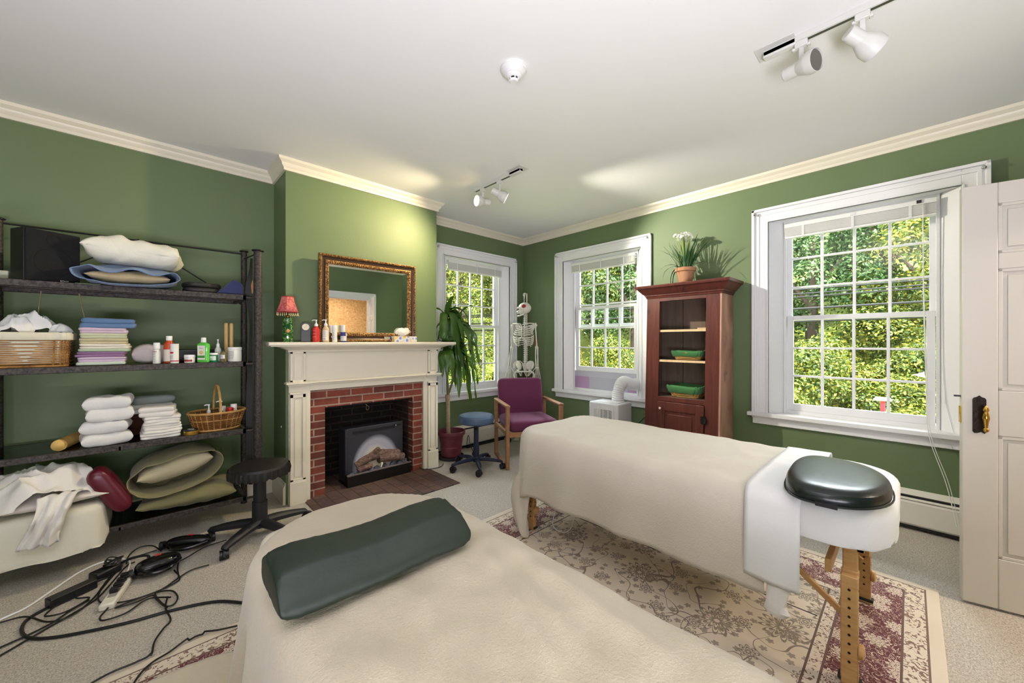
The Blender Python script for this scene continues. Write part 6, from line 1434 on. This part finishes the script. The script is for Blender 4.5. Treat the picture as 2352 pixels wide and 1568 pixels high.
tray_basket('green lined shallow basket on the middle shelf of the red-brown cabinet', 3.62, 1.41, SHC[1]+.0005, .19, .27, .085, .05)
tray_basket('larger green lined basket at the bottom of the open part of the red-brown cabinet', 3.60, 1.42, SHC[0]+.0005, .23, .30, .105, -.03)
# flower pot on the cabinet
t = T('potted_paperwhites', 'terracotta pot of white paperwhite flowers standing on the cabinet', 'plant', (3.60, 1.44, 1.8037))
TER = M('terracotta', (182, 136, 102), .8, bump=(30, .1), var=(9, (160, 112, 80), .7))
t.part('pot', MB().lathe([(0, 0), (.052, 0), (.055, .004), (.078, .118), (.086, .119), (.090, .123), (.092, .148), (.090, .152), (.082, .150), (.078, .125), (0, .120)], 40), TER, sharp=30)
t.part('soil', MB().lathe([(0, .130), (.079, .126)], 24), M('soil', (50, 36, 26), .95))
BLD = M('narcissus_leaf', (36, 76, 40), .45, var=(12, (70, 112, 56), .8)); rr = random.Random(21)
for k in range(62):
    az = rr.uniform(0, 2*PI); r0 = rr.uniform(.0, .06); e0 = rr.uniform(1.12, 1.52); L = rr.uniform(.22, .34); cu = rr.uniform(.4, 3.0)
    if k < 8: e0 = rr.uniform(.7, 1.0); cu = rr.uniform(6, 11); L = rr.uniform(.24, .36)
    def l2(P): P.x = min(P.x, .175); P.z = max(P.z, .02) ; return P
    t.part('leaf', strap_leaf((r0*math.cos(az), r0*math.sin(az), .125), az, L, rr.uniform(.008, .012), e0, cu, 9, .3, l2), BLD, sharp=60)
PET = M('white_petals', (240, 240, 238), .6); ST2 = M('pale_green_stem', (140, 160, 82), .5)
for k in range(11):
    az = rr.uniform(0, 2*PI); sp_ = rr.uniform(.01, .085); top = Vector((sp_*math.cos(az), sp_*math.sin(az)*1.25+.01, rr.uniform(.40, .475)))
    s_ = t.part('flower_stem', MB().tube(smooth_path([(top.x*.3, top.y*.3, .125), (top.x*.6, top.y*.6, .28), tuple(top)], 4), .003, 6), ST2)
    fm = MB(); cm = MB(); sm = MB()
    for j in range(6):
        a = 2*PI*j/6+rr.random(); e = rr.uniform(-.1, 1.2); d = Vector((math.cos(a)*math.cos(e), math.sin(a)*math.cos(e), math.sin(e)*.9)); c0 = top+d*rr.uniform(.022, .034)
        sm.tube([top, c0], .0015, 5); u_ = d.orthogonal().normalized(); v_ = d.cross(u_)
        for p_ in range(6):
            b_ = 2*PI*p_/6; q = u_*math.cos(b_)+v_*math.sin(b_); w_ = d.cross(q)
            fm.add([c0, c0+q*.008+w_*.005+d*.002, c0+q*.0165+d*.001, c0+q*.008-w_*.005+d*.002], [(0, 1, 2, 3)])
        cm.tube([c0, c0+d*.005], [.003, .004], 8)
    f_ = t.part('flower_cluster', fm, PET, parent=s_, smooth=False); t.part('flower_cups', cm, M('petal_cup', (238, 236, 216), .6), parent=s_); t.part('flower_stalks', sm, ST2, parent=s_)

# ================================================================ CEILING FITTINGS
TW = M('track_white', (214, 214, 208), .4)
def spot(t, y, aim, lit=None, big=1.0, lamp_e=0, col=(1, .9, .75), x=0):
    """spot head as a part of the track; aim = direction vector"""
    z0 = -.040
    hd = t.part('spot_head', MB().box((x, y, z0), (.030, .050, .030)).bb(x-.010, x+.010, y-.035, y-.020, z0-.018, z0-.006).bb(x-.010, x+.010, y+.020, y+.035, z0-.018, z0-.006), TW, bevel=.003)
    t.part('spot_arm', MB().box((x, y, z0-.055), (.014, .020, .085)), TW, parent=hd, bevel=.003)
    c_ = Vector((x, y, z0-.105)); d = Vector(aim).normalized(); q = d.to_track_quat('Z', 'Y').to_matrix().to_4x4(); Mx = Matrix.Translation(c_) @ q
    b = big
    prof = [(.0, -.075*b), (.026*b, -.075*b), (.029*b, -.070*b), (.030*b, -.012*b), (.034*b, -.006*b), (.048*b, .028*b), (.050*b, .034*b), (.050*b, .066*b), (.047*b, .066*b), (.046*b, .034*b), (.030*b, .0), (.0, -.004)]
    sh = t.part('shade', MB().lathe(prof, 36).xf(Mx), TW, parent=hd, sharp=25)
    bm_ = emit('lit_bulb_%s' % lit[0], lit[1], lit[2]) if lit else M('reflector_grey', (112, 108, 102), .3, .4)
    if lit: bu = MB().lathe([(.012, 0), (.030*b, .02*b), (.043*b, .045*b), (.044*b, .056*b), (.03*b, .062*b), (0, .064*b)], 28)
    else: bu = MB().lathe([(.044*b, .060*b), (.043*b, .034*b), (.028*b, .004*b), (0, .002)], 28)
    t.part('bulb' if lit else 'reflector', bu.xf(Mx), bm_, parent=hd)
    return c_+d*.075*b
def track(loc, L, sgn, label):
    """track along local y from 0 to L*sgn, canopy at y=0"""
    t = T('track_light', label, 'ceiling light', loc)
    a, b_ = (0, L) if sgn > 0 else (-L, 0)
    t.part('track', MB().bb(-.018, .018, a, b_, -.026, 0), TW, bevel=.002); t.part('track_slot', MB().bb(-.007, .007, a+.14 if sgn > 0 else a+.02, b_-.02 if sgn > 0 else b_-.14, -.0275, -.025), BLACKP)
    cy = 0.02*sgn; t.part('canopy', MB().bb(-.055, .055, min(cy-.05*sgn, cy+.11*sgn), max(cy-.05*sgn, cy+.11*sgn), -.004, 0), TW, bevel=.001)
    t.part('feed_box', MB().bb(-.018, .018, min(0, .13*sgn), max(0, .13*sgn), -.034, -.004), TW, bevel=.003)
    return t
t = track((2.20, .50, ZC), 1.3, -1, 'white ceiling track with two unlit spot heads above the table by the windows')
spot(t, -.15, (-.37, -.89, -.12), None, 1.0); spot(t, -.36, (.62, -.55, -.45), None, 1.0)
t2 = track((2.21, 2.20, ZC), .62, 1, 'white ceiling track with two lit spot heads near the chimney breast')
p1 = spot(t2, .27, (.80, -.55, -.50), ('cool', (255, 250, 240), 8), 1.0)
p2 = spot(t2, .50, (-.92, .12, -.08), ('warm', (255, 214, 150), 9), 1.0)
L0 = Vector((2.21, 2.20, ZC))
lamp('white_spot_lamp', 'SPOT', 170, (1, .93, .78), L0+p1, (3.75, 1.0, 1.75), spot_size=math.radians(74), spot_blend=.5, shadow_soft_size=.02)
lamp('warm_spot_lamp', 'SPOT', 105, (1, .80, .48), L0+p2, (1.35, 3.3, 1.95), spot_size=math.radians(118), spot_blend=.9, shadow_soft_size=.03)
t = T('smoke_detector', 'round white smoke detector in the middle of the ceiling', 'smoke detector', (1.375, 1.425, ZC))
t.part('base', MB().lathe([(.0, 0), (.068, 0), (.068, -.012), (.064, -.016), (.062, -.024), (.045, -.040), (.042, -.040), (.0, -.040)], 44), WHITEP, sharp=25)
t.part('ring', MB().lathe([(.041, -.039), (.040, -.046), (.030, -.056), (.027, -.056), (.0, -.050)], 40), WHITEP, sharp=25)
t.part('dark_gap', MB().lathe([(.022, -.054), (.022, -.064), (0, -.064)], 30), BLACKP)
t.part('cap', MB().lathe([(.020, -.062), (.024, -.064), (.023, -.070), (.018, -.074), (0, -.074)], 30), WHITEP)
m = MB()
for k in range(6): a = PI*k/3; m.bb(.021, .027, -.003, .003, -.066, -.054); m.xf(Matrix.Rotation(PI/3, 4, 'Z'))
t.part('cage', m, WHITEP)
# ================================================================ OUTSIDE
g = N('outdoor_grass'); g.l(g.mix(g.noise(3, 4), rgb(96, 124, 40), rgb(150, 158, 62)), g.b.inputs['Base Color']); g.set(Roughness=.95)
gm = MB(); vs = []; nn = 30
def gh(x, y): d = max(0, math.hypot(max(0, x-4.2), max(0, y-4.2))-3.5); return -.55+.36*max(0, d)*min(1, d/4)
for i in range(nn+1):
    for j in range(nn+1):
        x = 4.15+26*i/nn; y = -12+42*j/nn; vs.append((x, y, gh(x, y)))
gm.add(vs, [(i*(nn+1)+j, (i+1)*(nn+1)+j, (i+1)*(nn+1)+j+1, i*(nn+1)+j+1) for i in range(nn) for j in range(nn)])
vs = []
for i in range(11):
    for j in range(nn+1):
        x = -12+16.15*i/10; y = 4.1+26*j/nn; vs.append((x, y, gh(x, y)))
gm.add(vs, [(i*(nn+1)+j, (i+1)*(nn+1)+j, (i+1)*(nn+1)+j+1, i*(nn+1)+j+1) for i in range(10) for j in range(nn)])
struct('ground_hillside', gm, g.m)
def leafmat(name, c1, c2, c3):
    n = N(name); ge = n.n('ShaderNodeNewGeometry'); r_ = ge.outputs['Random Per Island']
    big = n.noise(.9, 2, .5); k = n.math('ADD', n.math('MULTIPLY', r_, .5), n.math('MULTIPLY', big, .6))
    col = n.ramp(k, [(.3, rgb(*c1)), (.52, rgb(*c2)), (.75, rgb(*c3))])
    n.l(col, n.b.inputs['Base Color']); n.set(Roughness=.5)
    tr = n.n('ShaderNodeBsdfTranslucent'); n.l(col, tr.inputs[0]); ms = n.n('ShaderNodeMixShader'); ms.inputs[0].default_value = .3
    n.l(n.b.outputs[0], ms.inputs[1]); n.l(tr.outputs[0], ms.inputs[2]); n.l(ms.outputs[0], n.out.inputs[0]); return n.m
LM = [leafmat('green_foliage', (34, 62, 30), (66, 102, 52), (118, 144, 84)), leafmat('yellow_green_foliage', (40, 66, 24), (92, 114, 38), (160, 152, 56)), leafmat('gold_foliage', (78, 88, 30), (140, 126, 44), (176, 124, 56))]
TRK = M('tree_bark', (92, 78, 66), .9)
def crown(seed, R_, H_, n, ls):
    r = random.Random(seed); blobs = []
    for _ in range(70):
        a = r.uniform(0, 2*PI); q = r.random()**.5; z = r.uniform(.12, 1)
        rad = R_*(.25+.75*math.sin(min(1, z*1.15)*PI)**.6)*q*.8; blobs.append((Vector((rad*math.cos(a), rad*math.sin(a), z*H_*.86)), R_*r.uniform(.13, .26)))
    vs = []; fs = []
    for i in range(n):
        c, br = blobs[i % len(blobs)]; d = Vector((r.gauss(0, 1), r.gauss(0, 1), r.gauss(0, .8)+.75)).normalized()
        p = c+d*br*r.uniform(.72, 1.05); nv = (d+Vector((r.gauss(0, .5), r.gauss(0, .5), r.gauss(0, .5)+.35))).normalized(); u_ = nv.orthogonal().normalized(); v_ = nv.cross(u_)
        a = r.uniform(0, PI); x = u_*math.cos(a)+v_*math.sin(a); y = nv.cross(x); s_ = ls*r.uniform(.6, 1.25); k = len(vs)
        vs += [p-x*s_, p-y*s_*.5+nv*s_*.12, p+x*s_, p+y*s_*.5+nv*s_*.12]; fs.append((k, k+1, k+2, k+3))
    return MB().add(vs, fs)
protoT = []
def rawmesh(name, mb, mat):
    me = bpy.data.meshes.new(name); me.from_pydata([tuple(v) for v in mb.v], [], mb.f); me.materials.append(mat); return me
CM = [[rawmesh('crown_%d_%d' % (i, j), c_, LM[j]) for j in range(3)] for i, c_ in enumerate([crown(1, 2.0, 4.6, 32000, .040), crown(2, 2.2, 5.2, 34000, .042), crown(3, 1.7, 3.9, 26000, .038)])]
SM = [[rawmesh('bush_%d_%d' % (i, j), c_, LM[j]) for j in range(3)] for i, c_ in enumerate([crown(11, 1.0, 1.5, 19000, .023), crown(12, 1.2, 1.8, 20000, .025)])]
TM = rawmesh('trunk', MB().tube([(0, 0, -.2), (.05, .02, 1.2), (-.04, .05, 2.4), (.05, 0, 3.6)], [.16, .12, .09, .03], 10).tube([(-.01, .03, 1.6), (.5, .3, 2.4), (.9, .4, 3.0)], [.06, .045, .02], 8).tube([(0, .03, 1.9), (-.5, -.3, 2.7), (-.8, -.6, 3.2)], [.06, .04, .02], 8), TRK)
r = random.Random(77)
where = []
def put(kind, x, y, v, col, s, lab):
    nm = 'tree' if kind == 't' else 'bush'; t = T(nm, lab, nm, (x, y, gh(x, y)-.05), r.uniform(0, 6.28), 'trees on the hillside outside' if kind == 't' else 'bushes outside the windows')
    me = (CM if kind == 't' else SM)[v][col]; o = bpy.data.objects.new('crown' if kind == 't' else 'foliage', me); COL.objects.link(o); o.parent = t.o; o.scale = (s, s, s*r.uniform(.92, 1.1))
    if kind == 't':
        o.location = (0, 0, .5); q = bpy.data.objects.new('trunk', TM); COL.objects.link(q); q.parent = t.o; q.scale = (s, s, s)
colw = ('green leafy', 'yellow-green leafy', 'golden autumn')
wn = ('the far window', 'the middle window', 'the right window')
# (x, y, variant, colour, scale)
trees = [(11.2, -2.9, 0, 2, 1.0, 2), (10.6, -.6, 1, 1, 1.0, 2), (10.9, 1.5, 0, 0, 1.05, 2), (10.4, 3.7, 2, 0, 1.15, 2), (13.5, .3, 1, 0, 1.1, 2), (13.8, -2.6, 0, 1, 1.15, 2), (13.4, 3.0, 1, 0, 1.15, 2),
 (10.8, 5.8, 0, 0, 1.1, 1), (10.0, 7.9, 1, 1, 1.1, 1), (13.4, 6.0, 1, 0, 1.15, 1), (12.6, 8.8, 0, 1, 1.2, 1), (9.8, 10.4, 2, 1, 1.2, 0), (7.8, 10.6, 0, 1, 1.05, 0), (5.6, 10.9, 1, 1, 1.05, 0), (8.8, 13.2, 1, 0, 1.15, 0), (6.2, 13.4, 0, 1, 1.2, 0), (11.8, 12.4, 1, 1, 1.2, 0), (3.4, 12.0, 2, 1, 1.1, 0), (16.5, 1.5, 0, 0, 1.3, 2), (16.5, 5.0, 1, 1, 1.3, 2), (15.8, 9.0, 0, 0, 1.3, 1), (16, -1.8, 1, 0, 1.3, 2)]
def rank(lst, i, w_):
    q = sorted([(-math.atan2(t_[1], t_[0]), j) for j, t_ in enumerate(lst) if t_[5] == w_]); return [j for _, j in q].index(i)
_O = ['leftmost', 'second from left', 'third from left', 'fourth from left', 'fifth from left', 'sixth from left', 'seventh from left', 'eighth from left', 'ninth from left', 'tenth from left', 'eleventh from left', 'twelfth from left']
POS = [_O, _O, _O]; POSB = _O
for i, (x, y, v, c_, s, w_) in enumerate(trees):
    put('t', x, y, v, c_, s, '%s tree %s, %s seen through %s' % (colw[c_], 'in the front row' if max(x, y) < 11.5 else 'farther up the slope', POS[w_][rank(trees, i, w_)], wn[w_]))
bushes = [(8.3, -1.6, 0, 2, 1.1, 2), (8.6, -.2, 1, 1, 1.1, 2), (8.2, 1.1, 0, 1, 1.2, 2), (8.5, 2.4, 1, 1, 1.1, 2), (9.6, .5, 1, 1, 1.3, 2), (9.7, 2.6, 0, 0, 1.4, 2), (9.6, -1.9, 1, 1, 1.4, 2), (8.4, 3.8, 0, 1, 1.2, 1), (8.4, 5.2, 1, 1, 1.2, 1), (8.0, 6.4, 0, 2, 1.2, 1), (8.2, 7.6, 1, 1, 1.2, 0), (7.0, 8.6, 0, 1, 1.2, 0), (5.6, 8.8, 1, 1, 1.2, 0), (4.2, 9.0, 0, 2, 1.2, 0), (6.4, 9.8, 1, 1, 1.3, 0)]
for i, (x, y, v, c_, s, w_) in enumerate(bushes):
    put('b', x, y, v, c_, s, '%s bush, %s low outside %s' % (colw[c_], POSB[rank(bushes, i, w_)], wn[w_]))
for i, (z, dz, rr_) in enumerate(((1.63, .02, .010), (1.83, .03, .008), (2.02, .05, .006), (2.07, .07, .005), (2.12, .06, .005))):
    pts = [(7.2+.02*i, -5+16*k/20, z+dz*math.sin(k/20*7+i)*.3-.05*math.sin(PI*k/20)) for k in range(21)]
    solo('utility_cable', '%s dark overhead cable crossing outside the windows' % ('lowest and thickest', 'second lowest', 'middle', 'second highest', 'topmost')[i], 'cable', MB().tube(pts, rr_*2.0, 6), M('cable_black', (18, 18, 18), .45), (7.2, 1, z), group='overhead cables outside')
t = T('mailbox', 'red post with a white top standing outside the large window', 'mailbox', (6.6, .235, gh(6.6, .235)))
t.part('post', MB().bb(-.02, .02, -.02, .02, 0, .545-gh(6.6, .235)), M('bright_red_paint', (226, 30, 52), .5), bevel=.005)
t.part('box', MB().bb(-.04, .04, -.085, .085, .54-gh(6.6, .235), .565-gh(6.6, .235)).cyl((-.0, -.07, .565-gh(6.6, .235)), (0, .07, .565-gh(6.6, .235)), .02, 16), WHITEP, bevel=.01)
